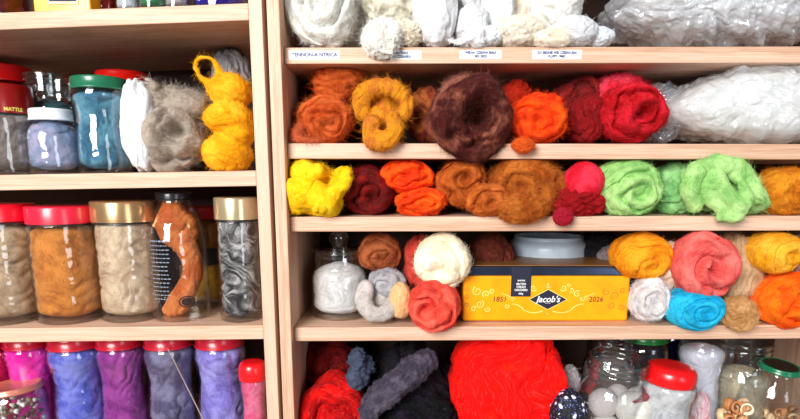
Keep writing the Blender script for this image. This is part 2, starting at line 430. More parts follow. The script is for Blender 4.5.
def tube_pts(bm, pts, nseg=14):
    """closed tube through (Vector, radius) with round ends"""
    P_ = []
    n = len(pts); 
    for i in range(n - 1):
        for k in range(6):
            t = k / 6
            p0, p1, p2, p3 = pts[max(i-1, 0)], pts[i], pts[i+1], pts[min(i+2, n-1)]
            f = lambda a, b, c, d: .5 * ((2 * b) + (-a + c) * t + (2*a - 5*b + 4*c - d) * t * t + (-a + 3*b - 3*c + d) * t ** 3)
            P_.append((f(p0[0], p1[0], p2[0], p3[0]), f(p0[1], p1[1], p2[1], p3[1])))
    P_.append(pts[-1])
    tan = [(P_[min(i+1, len(P_)-1)][0] - P_[max(i-1, 0)][0]).normalized() for i in range(len(P_))]
    caps = []
    r0 = P_[0][1]; r1 = P_[-1][1]
    full = [(P_[0][0] - tan[0] * r0 * s, r0 * c, tan[0]) for s, c in ((.97, .22), (.8, .6), (.45, .89))]
    full += [(p, r, tan[i]) for i, (p, r) in enumerate(P_)]
    full += [(P_[-1][0] + tan[-1] * r1 * s, r1 * c, tan[-1]) for s, c in ((.45, .89), (.8, .6), (.97, .22))]
    up = Vector((0, 1, 0)) if abs(tan[0].y) < .9 else Vector((1, 0, 0))
    rings = []
    for p, r, t in full:
        a = (up - t * up.dot(t)).normalized(); up = a; b = t.cross(a)
        rings.append([bm.verts.new(p + a * math.cos(k * 2 * math.pi / nseg) * r + b * math.sin(k * 2 * math.pi / nseg) * r) for k in range(nseg)])
    for i in range(len(rings) - 1):
        for k in range(nseg):
            bm.faces.new((rings[i][k], rings[i][(k+1) % nseg], rings[i+1][(k+1) % nseg], rings[i+1][k]))
    bm.faces.new(rings[0][::-1]); bm.faces.new(rings[-1])
def remesh(bm, vox):
    bmesh.ops.recalc_face_normals(bm, faces=bm.faces)
    me = bpy.data.meshes.new('tmp'); bm.to_mesh(me); bm.free()
    o = bpy.data.objects.new('tmp', me); COL.objects.link(o)
    m = o.modifiers.new('r', 'REMESH'); m.mode = 'VOXEL'; m.voxel_size = vox
    s = o.modifiers.new('s', 'SMOOTH'); s.factor = .6; s.iterations = 4
    bpy.context.view_layer.update()
    ev = o.evaluated_get(bpy.context.evaluated_depsgraph_get()); em = ev.to_mesh()
    V = np.empty(len(em.vertices) * 3, dtype=np.float32); em.vertices.foreach_get('co', V); V = V.reshape(-1, 3).astype(np.float64)
    F = np.empty(len(em.loops), dtype=np.int32); em.loops.foreach_get('vertex_index', F); F = F.reshape(-1, 4)
    ev.to_mesh_clear(); bpy.data.objects.remove(o); bpy.data.meshes.remove(me)
    return V, F
def blobs(label, prims, c, c2=None, c3=None, ang=0, row='R4', name='wool_bundle', vox=.0017, fuzz=900, flen=.010, stripe=.0012, sfreq=120,
          rough=.0009, lump=.0022, patch=.5, cat='wool', out=.5, group=None, mat=None):
    seed = rng.uniform(0, 60, 3); bm = bmesh.new()
    for p in prims:
        if p[0] == 'e':
            _, cx, cy, rx, ry, rot, Y, d = p
            s = mpp(cx, cy, Y); C = P(cx, cy, Y)
            r = bmesh.ops.create_icosphere(bm, subdivisions=3, radius=1)
            cr, sr = math.cos(R_(-rot)), math.sin(R_(-rot))
            for v in r['verts']:
                x, y, z = v.co.x * rx * s, v.co.y * d, v.co.z * ry * s
                v.co = C + Vector((x * cr - z * sr, y, x * sr + z * cr))
        else:
            tube_pts(bm, [(P(x, y, Y), r * mpp(x, y, Y)) for x, y, Y, r in p[1]])
    V, F = remesh(bm, vox); N = normals(V, F)
    ca, sa = math.cos(R_(ang)), math.sin(R_(ang))
    al = V[:, 0] * ca + V[:, 2] * sa; ac = -V[:, 0] * sa + V[:, 2] * ca
    w = fbm(V * 22 + seed, 2)
    fib = np.stack([al * 45, ac * 330 + w * 7, V[:, 1] * 200], -1) + seed
    disp = -valley(ac * sfreq + w * 1.6) * stripe * (.5 + .5 * np.clip(noise(V * 40 + seed) * 3, -1, 1)) + fbm(V * 30 + seed + 4, 2) * lump + fbm(V * 140 + seed, 2) * rough
    V = V + N * disp[:, None]
    return finish_wool(name, label, V, F, fib, mat or wool_mat(c, c2, c3, patch), row, fuzz, flen, cat=cat, out=out, group=group)

# ------------------------------------------------------------------ jars
def lathe(profile, n=48, wob=0):
    prof = np.array(profile); v = np.linspace(0, 2 * np.pi, n, endpoint=False)
    X = prof[:, 0][:, None] * np.cos(v); Yy = prof[:, 0][:, None] * np.sin(v); Z = np.repeat(prof[:, 1][:, None], n, 1)
    V = np.stack([X, Yy, Z], -1).reshape(-1, 3); m = len(prof)
    i = np.arange(m - 1)[:, None] * n; j = np.arange(n)[None, :]; j2 = (j + 1) % n
    F = np.stack([i + j, i + j2, i + n + j2, i + n + j], -1).reshape(-1, 4)
    return V, F
def smooth_prof(p, k=5):
    p = np.array(p, dtype=float); out = []
    for i in range(len(p) - 1):
        a, b, c, d = p[max(i-1, 0)], p[i], p[i+1], p[min(i+2, len(p)-1)]
        for t in np.arange(k) / k:
            out.append(.5 * (2*b + (c-a)*t + (2*a-5*b+4*c-d)*t*t + (-a+3*b-3*c+d)*t**3))
    out.append(p[-1]); return np.array(out)
PROF = {   # (radius fraction, height fraction) of the glass
 'straight': [(.90, 0), (.97, .015), (1, .05), (1, .3), (1, .6), (1, .82), (.97, .89), (.88, .945), (.86, .96), (.86, 1)],
 'square': [(.93, 0), (.98, .012), (1, .04), (1, .3), (1, .6), (1, .90), (.985, .93), (.95, .95), (.94, .96), (.94, 1)],
 'waist': [(.86, 0), (.93, .012), (.95, .04), (.97, .2), (.94, .42), (.88, .58), (.86, .66), (.93, .78), (.99, .84), (1, .89), (.96, .94), (.92, .955), (.92, 1)],
 'coffee': [(.9, 0), (.96, .015), (.98, .05), (.98, .2), (.97, .4), (.93, .58), (.92, .70), (.98, .80), (1, .87), (.95, .93), (.84, .95), (.84, 1)],
 'bottle': [(.90, 0), (.97, .015), (1, .04), (1, .3), (1, .58), (.985, .66), (.90, .76), (.70, .87), (.58, .925), (.56, .95), (.56, 1)],
 'pot': [(.80, 0), (.92, .03), (1, .12), (1, .4), (.98, .66), (.84, .80), (.70, .86), (.66, .90), (.70, .93), (.70, 1)],
 'wide': [(.90, 0), (.97, .02), (1, .06), (1, .3), (1, .55), (.97, .66), (.86, .74), (.84, .78), (.86, .82), (.85, .9), (.86, 1)],
}
def jar(label, px0, px1, pytop, row, Y, prof='straight', lid='screw', lidcol='c8102e', lidh=.015, lidr=None, content=None, tint='fdfefe', tilt=(0, 0),
        name='glass_jar', cat='jar', neck_rings=0, lidmetal=0.0, h=None, lidlabel=None, group='glass jars of wool', inner=True, base=None, lidrough=.3):
    mx = (px0 + px1) / 2; pym = 200
    X = P(mx, pytop + 40, Y).x; s = mpp(mx, pytop + 40, Y); R = (px1 - px0) / 2 * s
    z0 = (SH[row](X) if base is None else base) + .0004
    H = h or (P(mx, pytop, Y).z - z0)
    H -= R * abs(math.tan(R_(tilt[0]))) * .5
    X -= H * .8 * math.sin(R_(tilt[0])); Y += H * .4 * math.sin(R_(tilt[1]))
    t = empty(name, (X, Y, z0)); tag(t, label, cat, group)
    GH = H - (max(lidh * .25, lidh - .007) if lid not in ('none', 'stopper') else 0) - (0 if lid != 'stopper' else .02)
    pr = smooth_prof([(a * R, b * GH) for a, b in PROF[prof]], 5)
    outer = [(R * .02, .0015), (R * .7, .002)] + [tuple(p) for p in pr]
    w = .0014
    inn = [(max(p[0] - w, R * .02), max(p[1], .0055)) for p in pr[::-1] if True]
    full = outer + inn + [(R * .02, .0055)]
    V, F = lathe(full, 56)
    # shallow moulded waves of pressed glass
    g = link('glass_body', mesh_np('glass_body', V, F), glass(tint, f0=.10 if lid == 'none' else .065), t); g.location = (X, Y, z0)
    g.matrix_parent_inverse = t.matrix_world.inverted()
    kids = [g]
    rt = pr[-1][0]
    def add(nm, V, F, mat, lb=None, parent=t):
        o = link(nm, mesh_np(nm, V, F), mat); o.location = (X, Y, z0); kids.append(o)
        if lb: o['label'] = lb
        o.parent = parent; o.matrix_parent_inverse = t.matrix_world.inverted()
        return o
    if lid in ('screw', 'flat', 'dome', 'tall'):
        lr = lidr * R if lidr else rt + .0022
        lr = max(lr, float(np.interp(H - lidh + .0008, pr[:, 1], pr[:, 0])) + .0006)
        zt = H; zb = H - lidh
        if lid == 'dome':
            lp = [(lr * .97, zb), (lr, zb + .001), (lr, zb + lidh * .45), (lr * .97, zb + lidh * .7), (lr * .88, zb + lidh * .9), (lr * .7, zt), (lr * .3, zt - .0004), (lr * .02, zt - .0005)]
        elif lid == 'tall':
            lp = [(lr, zb), (lr, zt - .0025), (lr * .985, zt - .0006), (lr * .95, zt), (lr * .3, zt), (lr * .02, zt)]
        else:
            lp = [(lr * .99, zb), (lr * 1.02, zb + .0006), (lr * 1.02, zb + .0022), (lr * .985, zb + .003), (lr * .985, zt - .003), (lr * .97, zt - .0008), (lr * .93, zt), (lr * .86, zt - .0012), (lr * .3, zt - .0012), (lr * .02, zt - .0012)]
        V, F = lathe(lp, 96)
        if lid == 'screw':     # fine grip ribs round the rim
            k = np.arange(len(V)) % 96; rad = np.sqrt(V[:, 0]**2 + V[:, 1]**2)
            m = (rad > lr * .9) & (V[:, 2] > zb + .0025) & (V[:, 2] < zt - .001) & (k % 2 == 0)
            V[m, :2] *= .985
        lm = plain(lidcol, lidrough, lidmetal, .3 if not lidmetal else 0, name='jar_lid')
        lo = add('lid', V, F, lm)
        if lid == 'tall':
            V, F = lathe([(lr * .985, zb - .0022), (lr * .985, zb), (lr * .9, zb)], 48); add('seal_band', V, F, plain('1c1a1c', .4), parent=lo)
    elif lid == 'stopper':
        V, F = lathe(smooth_prof([(R * .05, GH + .026), (R * .28, GH + .024), (R * .36, GH + .016), (R * .26, GH + .008), (R * .3, GH + .004), (rt + .002, GH + .003), (rt + .002, GH + .0006), (rt - .004, GH), (rt - .005, GH - .008), (R * .05, GH - .009)], 3), 40)
        add('glass_stopper', V, F, glass(tint))
    for k in range(neck_rings):
        zz = GH * (.985 - .048 * k); rr = np.interp(zz, pr[:, 1], pr[:, 0])
        V, F = lathe([(rr, zz - .0020), (rr + .0018, zz - .0013), (rr + .0026, zz), (rr + .0018, zz + .0013), (rr, zz + .0020)], 48)
        add('screw_thread', V, F, glass('d8e6e2', f0=.22))
    info = dict(X=X, Y=Y, z0=z0, R=R, H=H, GH=GH, lr=(lr if lid in ('screw', 'flat', 'dome', 'tall') else 0), lidh=lidh, pr=pr, root=t, kids=kids, row=row, label=label)
    if content: fill(info, **content)
    if tilt != (0, 0): tilt_things(info, tilt)
    return info
def tilt_things(info, tilt):
    """lean the jar (and what is in it) about the foot it stands on"""
    M = Matrix.Translation((info['X'], info['Y'], info['z0'])) @ Matrix.Rotation(R_(tilt[0]), 4, 'Y') @ Matrix.Rotation(R_(tilt[1]), 4, 'X') @ Matrix.Translation((-info['X'], -info['Y'], -info['z0']))
    lift = info['R'] * (abs(math.sin(R_(tilt[0]))) + abs(math.sin(R_(tilt[1])))) * .88
    M = Matrix.Translation((0, 0, lift)) @ M
    for r in [info['root']] + info.get('inside', []):
        r.matrix_world = M @ r.matrix_world
def fill(info, c, c2=None, c3=None, label=None, frac=.86, ang=20, freq=3.0, depth=.13, bottom=.0058, rr=.992, patch=.5, name='wool_filling', mat=None, fs=1.0, lump=.05):
    seed = rng.uniform(0, 60, 3)
    pr = info['pr']; H = min(info['GH'] * frac + info['lidh'] * .45 * (info['lr'] > 0), info['GH'] * .975); nz, nv = 60, 84
    zz = np.linspace(bottom, H, nz); rad = (np.interp(zz, pr[:, 1], pr[:, 0]) - .0017) * rr
    R = info['R']
    e = np.minimum(zz - bottom, H - zz) / (R * .28); rad *= np.sqrt(np.clip(1 - (1 - np.clip(e, 0, 1)) ** 2 * .75, 0, 1))
    prof = [(R * .01, bottom)] + [(R * .35, bottom)] + list(zip(rad, zz)) + [(rad[-1] * .6, H + R * .06), (R * .01, H + R * .09)]
    V, F = lathe(prof, nv)
    q = V / R
    a = np.arctan2(q[:, 1], q[:, 0]); ca, sa = math.cos(R_(ang)), math.sin(R_(ang))
    # fibres wrap round the jar, leaning by ang
    al = q[:, 0] * ca + q[:, 2] * sa; ac = -q[:, 0] * sa + q[:, 2] * ca
    bend = fbm(np.stack([al * .8, ac * .8, q[:, 1] * .8], -1) + seed, 2)
    ph = ac * freq * .6 + bend * 1.6
    N = np.stack([q[:, 0], q[:, 1], q[:, 2] * 0], -1); N /= np.linalg.norm(N, axis=1)[:, None] + 1e-6
    amp = .5 + .5 * np.clip(noise(q * 1.5 + seed) * 2, -1, 1)
    disp = -valley(ph) * depth * amp - np.abs(fbm(q * 1.6 + seed, 2)) * lump * 1.1 - np.abs(fbm(q * 6 + seed, 2)) * .006
    V = V + N * (disp * R)[:, None]
    fib = np.stack([al * 2, ac * 8 + bend * 7, q[:, 1] * 4], -1) * fs + seed
    V = V + np.array([info['X'], info['Y'], info['z0']])
    root = empty(name, (info['X'], info['Y'], info['z0'] + bottom)); tag(root, label or ('wool packed inside the ' + info['label'])[:90], 'wool', 'wool packed in jars')
    me = mesh_np('wool_body', V, F); setfib(me, fib); link('wool_body', me, mat or wool_mat(c, c2, c3, patch), root)
    info.setdefault('inside', []).append(root)
    return root
# ================================================================== LEFT CASE, topmost shelf (only the feet of things show)
def carton(label, x0, x1, ytop, row, Y, dep, col, rot=0, **k):
    a = P(x0, 10, Y); b = P(x1, 10, Y); X = (a.x + b.x) / 2; z0 = SH[row](X) + .0005; w = (b.x - a.x) / 2
    t = empty('tea_carton', (X, Y + dep / 2, z0)); tag(t, label, 'box')
    bm = box_bm(X - w, X + w, Y, Y + dep, z0, z0 + .12, .0015)
    link('carton_body', mesh_bm('carton_body', bm), plain(col, .35, name='printed_card', coat=.3), t)
    return t, X, w, z0
t, X, w, z0 = carton('yellow carton with a dark framed panel on the topmost left shelf', 34, 91, -80, 'L1', .012, .06, 'f5a408')
fr = link('printed_frame', mesh_bm('printed_frame', box_bm(P(46.5, 0, .01).x, P(77.5, 0, .01).x, .0112, .0125, z0 + .0085, z0 + .075, .0015)), plain('fbe6b8', .5), t)
link('printed_panel', mesh_bm('printed_panel', box_bm(P(48.5, 0, .01).x, P(75.5, 0, .01).x, .0106, .0113, z0 + .0115, z0 + .073, .001)), plain('27304a', .5), fr)
link('printed_band', mesh_bm('printed_band', box_bm(P(53, 0, .01).x, P(71, 0, .01).x, .0102, .0107, z0 + .0155, z0 + .021, .0004)), plain('f3dfa0', .5), fr)
bm = bmesh.new()
for q in range(7):
    xx = P(37 + (q % 3) * 3.2, 0, .012).x; box_bm(xx, xx + .0022, .0110, .0125, z0 + .019 + .006 * q, z0 + .022 + .006 * q, .0005, bm)
link('printed_leaves', mesh_bm('printed_leaves', bm), plain('f2e23a', .5), t)
jar('amber glass jar with brown wool beside the yellow carton', 89, 116, -60, 'L1', .05, 'straight', lidcol='7a4a18', tint='f0b070', content=dict(c='b06a1c', c2='5a2a10', frac=.8, label='brown wool inside the amber jar on the topmost left shelf'))
jar('clear jar with pale grey wool on the topmost left shelf', 114, 138, -60, 'L1', .035, 'straight', lidcol='d8dad8', content=dict(c='c6ccd6', c2='8890a0', label='pale grey wool in the jar between amber and green ones'))
jar('clear jar with green wool on the topmost left shelf', 138, 164, -60, 'L1', .03, 'straight', lidcol='2e7a48', content=dict(c='3a8a54', c2='16432c', label='deep green wool in a jar on the topmost left shelf'))
jar('clear jar with off-white wool on the topmost left shelf', 163, 187, -60, 'L1', .03, 'straight', lidcol='c8102e', content=dict(c='b8b4b6', c2='6e6a70', label='greyish wool in the jar between green and violet ones'))
jar('wide clear jar with blue-violet wool at the right end of the topmost left shelf', 192, 246, -60, 'L1', .05, 'straight', lidcol='c8102e', content=dict(c='3a20c8', c2='1a0c60', label='blue-violet wool in the wide jar on the topmost left shelf'))
jar('clear jar with dark red wool at the far left of the topmost left shelf', -40, 24, -60, 'L1', .06, 'straight', lidcol='c8102e', content=dict(c='6a0c0c', c2='2a0404', label='dark red wool in the leftmost jar of the topmost left shelf'))

# ================================================================== LEFT CASE, upper shelf
jar('jar with a bright red lid at the back left of the upper left shelf', -34, 36, 67, 'L2', .155, 'straight', 'screw', 'e01018', .022, content=dict(c='3c3436', c2='1a1618', label='dark wool in the back jar at the left end of the upper shelf'))
j = jar('jar with a dark red lettered lid at the left end of the upper left shelf', -26, 34, 86, 'L2', .050, 'straight', 'tall', '8c0404', .034, content=dict(c='7d706c', c2='3e3636', c3='978a84', label='grey-brown wool inside the jar with the lettered red lid', freq=4))
lid = [k for k in j['kids'] if k.name.startswith('lid')][0]
text_mesh('MATTLE', .0056, plain('e8d060', .6, name='yellow_print'), lid, (0, 0, j['H'] - .030), wrap=(0, 0, j['lr'] + .0005, .92), bold=.00025).matrix_parent_inverse = Matrix()
jar('squat clear jar with teal wool and a screw neck behind the white-lidded jar', 28, 77, 75, 'L2', .105, 'wide', 'none', neck_rings=3, content=dict(c='1f5f6c', c2='0c2c38', frac=.74, label='teal wool inside the jar behind the white-lidded one'))
j = jar('small clear jar with a white lid in front on the upper left shelf', 30, 79, 109.5, 'L2', .044, 'pot', 'screw', 'e6eaf2', .014, lidr=.80, content=dict(c='8f9fc0', c2='5a5f8c', c3='b0a8c4', frac=.82, label='lavender-grey wool inside the small white-lidded jar'))
jar('clear jar with a dark green lid and blue-grey wool', 75.5, 129, 78.5, 'L2', .048, 'waist', 'screw', '1d6a4a', .0145, lidr=.86, content=dict(c='3f7391', c2='17374f', c3='6aa0b4', ang=70, freq=4, depth=.22, label='steel-blue wool inside the green-lidded jar'))
jar('jar with a bright red lid behind the green-lidded jar', 98, 152, 73, 'L2', .145, 'straight', 'flat', 'e8140c', .015, content=dict(c='5f5a62', c2='2c2a30', label='dark grey wool in the jar behind the green-lidded one'))
bagwhite = wool('limp white plastic bag of white wool beside the grey fleece', 125, 82, 163, 173, .052, .032, 'eef2f6', 'c8d2da', style='fold', ang=80, depth=.14, fuzz=100, row='L2', name='wool_bag', lump=.08, sup=3.4, cat='bag', group='bags of white wool')
wool('grey-white tuft behind the mustard knot', 214, 50, 252, 120, .14, .03, '8a8a92', '5a5a62', 'b8b8c0', style='fluff', row='L2', fuzz=900, flen=.014)
wool('grey-beige fleece roll with a hollow fold, beside the mustard knot', 140, 108, 205, 173, .050, .040, '9c8f82', '574c44', 'b4a698', style='coil', turns=1.25, cen=(.30, .35), depth=.55, hole=.35, ang=150, hand=-1, fuzz=2600, flen=.012, row='L2', sup=2.3, rot=-12)
blobs('grey-beige fleece tuft curling above the grey-beige roll', [
    ('e', 186, 108, 24, 17, -18, .066, .030), ('e', 160, 106, 14, 18, 10, .062, .024), ('e', 174, 98, 14, 12, 0, .07, .02),
    ('t', [(150, 112, .05, 7), (147, 96, .045, 6), (154, 86, .045, 4), (146, 79, .045, 2.5)]),
    ], '9c8f82', '574c44', 'b4a698', ang=-28, row='L2', stripe=.003, sfreq=95, fuzz=2200, flen=.013, lump=.003)
blobs('mustard yellow roving tied in a three-lobed knot with a loop', [
    ('e', 230, 91, 23, 17, 8, .050, .030), ('e', 229, 119, 25, 17, 0, .046, .032), ('e', 227, 153, 25, 20, 4, .046, .034), ('e', 240, 135, 15, 12, 0, .042, .026),
    ('t', [(214, 88, .045, 7), (200, 76, .042, 3.2), (195, 64, .042, 2.6), (202, 57, .042, 2.6), (213, 61, .044, 3), (219, 72, .046, 4), (224, 84, .045, 8)]),
    ], 'f5a70c', 'c87404', 'ffc02a', ang=-12, row='L2', stripe=.0024, sfreq=70, fuzz=1500, flen=.011)

# ================================================================== LEFT CASE, middle shelf
jar('wide red-lidded jar of beige wool at the left end of the middle left shelf', -34, 36, 203.5, 'L3', .055, 'square', 'tall', 'e00828', .0215, lidr=.97, content=dict(c='b5977a', c2='7c624c', c3='cdb292', ang=5, freq=4.5, depth=.16, label='beige wool inside the leftmost red-lidded jar'))
jar('leaning red-lidded jar of orange-brown wool on the middle left shelf', 33, 96, 205.5, 'L3', .052, 'square', 'tall', 'e2203e', .0215, lidr=1.0, content=dict(c='c2742e', c2='7c3c12', c3='d88a3c', ang=-30, freq=3, depth=.16, label='orange-brown wool inside the leaning red-lidded jar'))
jar('gold-lidded jar of pale beige wool on the middle left shelf', 97, 156, 200.5, 'L3', .056, 'square', 'tall', 'd2a878', .026, lidr=1.03, lidmetal=.75, lidrough=.22, content=dict(c='c8aa8c', c2='8a705a', c3='e0c8ac', ang=8, freq=2.6, depth=.14, label='pale beige wool inside the gold-lidded jar', frac=.9))
b = jar('tall clear bottle with a black cap and printed text, filled with orange-brown wool', 147.5, 205, 192, 'L3', .055, 'bottle', 'tall', '1a1a22', .008, lidr=.60, group=None, name='glass_bottle')
b['inside'] = []
def worm():
    Y = .055
    o = blobs('strand of orange-brown wool curling down inside the bottle', [
        ('t', [(172, 206, Y, 10), (170, 220, Y, 13), (174, 232, Y, 15), (183, 243, Y - .004, 12), (190, 256, Y - .006, 10.5), (193, 272, Y - .008, 10), (187, 290, Y - .008, 11), (177, 304, Y - .008, 12), (170, 309, Y - .006, 8)]),
        ('e', 176, 224, 22, 15, 0, Y, .022), ('e', 173, 210, 12, 10, 0, Y, .014), ('e', 186, 234, 13, 10, 0, Y, .018)], 'c4612c', '7e2f10', 'de8446', ang=60, row=None, stripe=.0022, sfreq=110, fuzz=0, lump=.002, group='wool packed in jars')
worm()
def printed_block():
    bm = bmesh.new(); rr = b['R'] + .0003; k = 0
    rnd = random.Random(3)
    for r in range(15):
        z = b['z0'] + .030 + r * .0052 - 0
        a = -.62
        while a < .02:
            wdt = rnd.uniform(.03, .11); hgt = .0012 if r != 14 else .002
            n = 3; vs_ = []
            for i in range(n):
                aa = a + wdt * i / (n - 1)
                vs_.append((bm.verts.new((b['X'] + rr * math.sin(aa), b['Y'] - rr * math.cos(aa), z)), bm.verts.new((b['X'] + rr * math.sin(aa), b['Y'] - rr * math.cos(aa), z + hgt))))
            for i in range(n - 1): bm.faces.new((vs_[i][0], vs_[i+1][0], vs_[i+1][1], vs_[i][1]))
            a += wdt + .035
    gb = [k for k in b['kids'] if k.name.startswith('glass_body')][0]
    me = bpy.data.meshes.new('printed_text'); bm.to_mesh(me); bm.free()
    for v in me.vertices: v.co -= Vector((b['X'], b['Y'], b['z0']))
    link('printed_text', me, plain('8a94a4', .6), gb).location = (0, 0, 0)
    # oval emblem low on the bottle
    bm = bmesh.new(); N_ = 28; A0, ZC = .56, .0265
    def ring(r0, r1, zz=.72):
        vs_ = []
        for i in range(N_):
            t_ = i / N_ * 2 * math.pi
            row_ = []
            for r_ in (r0, r1):
                a = A0 + r_ * math.cos(t_) / b['R']; row_.append(bm.verts.new(((rr) * math.sin(a), -(rr) * math.cos(a), ZC + r_ * zz * math.sin(t_))))
            vs_.append(row_)
        for i in range(N_):
            p, q = vs_[i], vs_[(i + 1) % N_]; bm.faces.new((p[0], p[1], q[1], q[0]))
    ring(.0085, .0105); ring(.0001, .0072)
    me = bpy.data.meshes.new('oval_emblem'); bm.to_mesh(me); bm.free()
    e = link('oval_emblem', me, plain('2a1410', .6), gb)
    for o in (e,): o.location = (0, 0, 0)
printed_block()
for o in [k for k in b['kids'][0].children]:
    o.matrix_parent_inverse = Matrix()
jar('red-lidded jar of mustard wool with a dark band, behind the bottle', 178, 226, 206, 'L3', .135, 'straight', 'screw', 'b40c20', .017, content=dict(c='c08a1c', c2='6a4408', label='mustard wool in the jar behind the bottle'))
bj = _last = None
V, F = None, None
def band(jr, z0f, z1f, col, name='paper_band', lb=None):
    zz = np.linspace(jr['GH'] * z0f, jr['GH'] * z1f, 4); r = np.interp(zz, jr['pr'][:, 1], jr['pr'][:, 0]) + .0004
    V, F = lathe([(a, c_) for a, c_ in zip(r, zz)], 48)
    gb = jr['kids'][0]
    o = link(name, mesh_np(name, V, F), plain(col, .6)); o.parent = gb; o.matrix_parent_inverse = Matrix()
    if lb: o['label'] = lb
    return o
jb = [o for o in COL.objects if o.get('label', '').startswith('red-lidded jar of mustard')][0]
gbo = [c for c in jb.children if c.name.startswith('glass_body')][0]
jr_ = dict(GH=.098, pr=np.array([[.0345, 0], [.0345, .2]]), kids=[gbo])
wv = max(v.co.x for v in gbo.data.vertices); jr_['pr'] = np.array([[wv, 0], [wv, .2]]); band(jr_, .62, .86, '2c2a2c', lb='dark paper band')
jar('tall pale-gold-lidded jar of black and white wool, right end of middle left shelf', 217, 259.5, 197, 'L3', .040, 'square', 'tall', 'd8c49c', .027, lidr=1.03, lidmetal=.7, lidrough=.25, content=dict(c='2e262a', c2='f6f2f0', ang=-35, freq=4, depth=.24, fs=.45, label='dark grey wool streaked with white inside the pale-gold-lidded jar', frac=.9))

# ================================================================== LEFT CASE, bottom shelf
def low(label, x0, x1, c, c2, c3, what, lidc='c0102c', prof='waist', Y=.060, **k):
    return jar(label, x0, x1, 344, 'L4', Y, prof, 'screw', lidc, .016, lidr=.93, h=.1685 + k.get('dh', 0), content=dict(c=c, c2=c2, c3=c3, label=what, ang=k.get('ang', 30), freq=k.get('freq', 3.5), depth=.2, frac=.93))
low('red-lidded jar of crimson wool at the left end of the bottom left shelf', -40, 15, 'e00a4a', 'a00430', None, 'crimson wool in the leftmost jar of the bottom left shelf')
low('red-lidded jar of hot pink wool on the bottom left shelf', 10, 55, 'f010a8', 'c00480', 'ff40c0', 'hot pink wool inside a jar on the bottom left shelf', Y=.062)
low('red-lidded jar of periwinkle blue wool on the bottom left shelf', 53, 106, '5a62c8', '30348c', '8a90e0', 'periwinkle blue wool inside a jar on the bottom left shelf', ang=0)
low('red-lidded jar of plum purple wool on the bottom left shelf', 100, 147, '8c2a8a', '40103e', 'a848a0', 'plum purple wool inside a jar on the bottom left shelf', ang=75)
low('red-lidded jar of slate-violet wool on the bottom left shelf', 147, 196, '5c5478', '241e3a', '8a84a4', 'slate-violet wool inside a jar on the bottom left shelf', ang=60)
low('red-lidded jar of lavender wool on the bottom left shelf', 197, 247, '8a7cd0', '4c4090', 'a8a0e4', 'lavender wool inside a jar on the bottom left shelf', ang=-40)
jar('small red-domed jar of pink wool in front, against the upright', 240.5, 268.0, 361, 'L4', .008 + .019, 'waist', 'dome', 'e8141c', .024, lidr=1.0, content=dict(c='e8487c', c2='b01c50', c3='f080a4', frac=.95, label='pink wool inside the small red-domed jar'))
a0 = P(168, 349, .028); a1 = P(206, 425, .020)
bm = bmesh.new(); tube_pts(bm, [(a0, .0007), (a0.lerp(a1, .5), .0008), (a1, .0008), (a1 + (a1 - a0) * .55, .0007)], 10)
o = link('knitting_needle', mesh_bm('knitting_needle', bm, True), plain('b8a49c', .35, .5)); tag(o, 'thin pale knitting needle leaning across the slate-violet jar', 'knitting needle')
# small jar of pebbles with an old tan lid
pj = jar('low jar with a worn reddish-tan lid full of small shells, bottom left corner', -9, 46, 386, 'L4', .018, 'straight', 'flat', 'd0806c', .008, lidr=.93, lidmetal=.3, tilt=(-4, -2), group='glass jars of oddments')
rnd = random.Random(5)
rowz = SH['L4'](pj['X']) + .012
i = 0
pts = []
for k in range(4000):
    if len(pts) > 74: break
    a = rnd.uniform(0, 2 * math.pi); r = math.sqrt(rnd.uniform(0, 1)) * (pj['R'] - .0085)
    p = Vector((pj['X'] + r * math.cos(a), pj['Y'] + r * math.sin(a), rnd.uniform(rowz + .04, pj['z0'] + pj['H'] - .016)))
    if r < (pj['R'] - .02) and p.z < pj['z0'] + pj['H'] - .024: continue
    if p.y > pj['Y'] + .008: continue
    if all((p - q).length > .0062 for q in pts): pts.append(p)
cols = ['8c8478', 'd8d0c0', '4a3c34', '6c5c48', 'b4a488', 'e8e4e0']
pm = {}
for p in pts:
    c = rnd.choice(cols)
    if c not in pm:
        bm = bmesh.new(); bmesh.ops.create_icosphere(bm, subdivisions=2, radius=.0040)
        for v in bm.verts: v.co *= 1 + .18 * math.sin(v.co.x * 900 + v.co.z * 600)
        pm[c] = mesh_bm('snail_shell', bm, True); pm[c].materials.append(plain(c, .3, coat=.4))
    o = bpy.data.objects.new('snail_shell', pm[c]); COL.objects.link(o); o.location = p
    o.rotation_euler = (rnd.uniform(0, 3), rnd.uniform(0, 3), rnd.uniform(0, 3)); o.scale = (1, .75, .65 + rnd.random() * .3)
    tag(o, 'small glossy shell among many in the low tan-lidded jar', 'shell', 'shells in the low jar')

# ================================================================== RIGHT CASE, top shelf: white wool
W = dict(row='R1')
wool('large white spiral roll of batting at the left of the top right shelf', 286, -28, 358, 48, .050, .045, 'e6e6e0', 'bcbcb2', style='coil', turns=3.2, depth=.36, cen=(-.05, .0), fuzz=2600, flen=.014, ang=200, **W)
wool('loose greyish-white fleece behind the large white roll', 322, -20, 372, 47, .105, .045, 'dad8d0', 'b4b2aa', style='fluff', fuzz=2200, flen=.02, **W)
wool('cream fluffy fleece mound above the half-covered paper label', 363, -34, 424, 34, .07, .045, 'e6e0ce', 'bfb59c', style='fluff', fuzz=2600, flen=.014, **W)
wool('snowy tuft spilling over the shelf edge beside the half-covered label', 362, 20, 402, 59, .014, .020, 'f2f0e8', 'dcd6c6', style='fluff', fuzz=1800, flen=.010, **W)
wool('small peach-tinged cream tuft between snowy tuft and white cone', 388, 22, 424, 48, .035, .024, 'f6ecd8', 'e4cfae', style='fluff', fuzz=900, **W)
wool('tall smooth white cotton cone above the gap between labels', 411, -30, 458, 48, .040, .034, 'eeeef0', 'd8dadf', style='fluff', fuzz=500, flen=.006, depth=.08, lump=.07, **W)
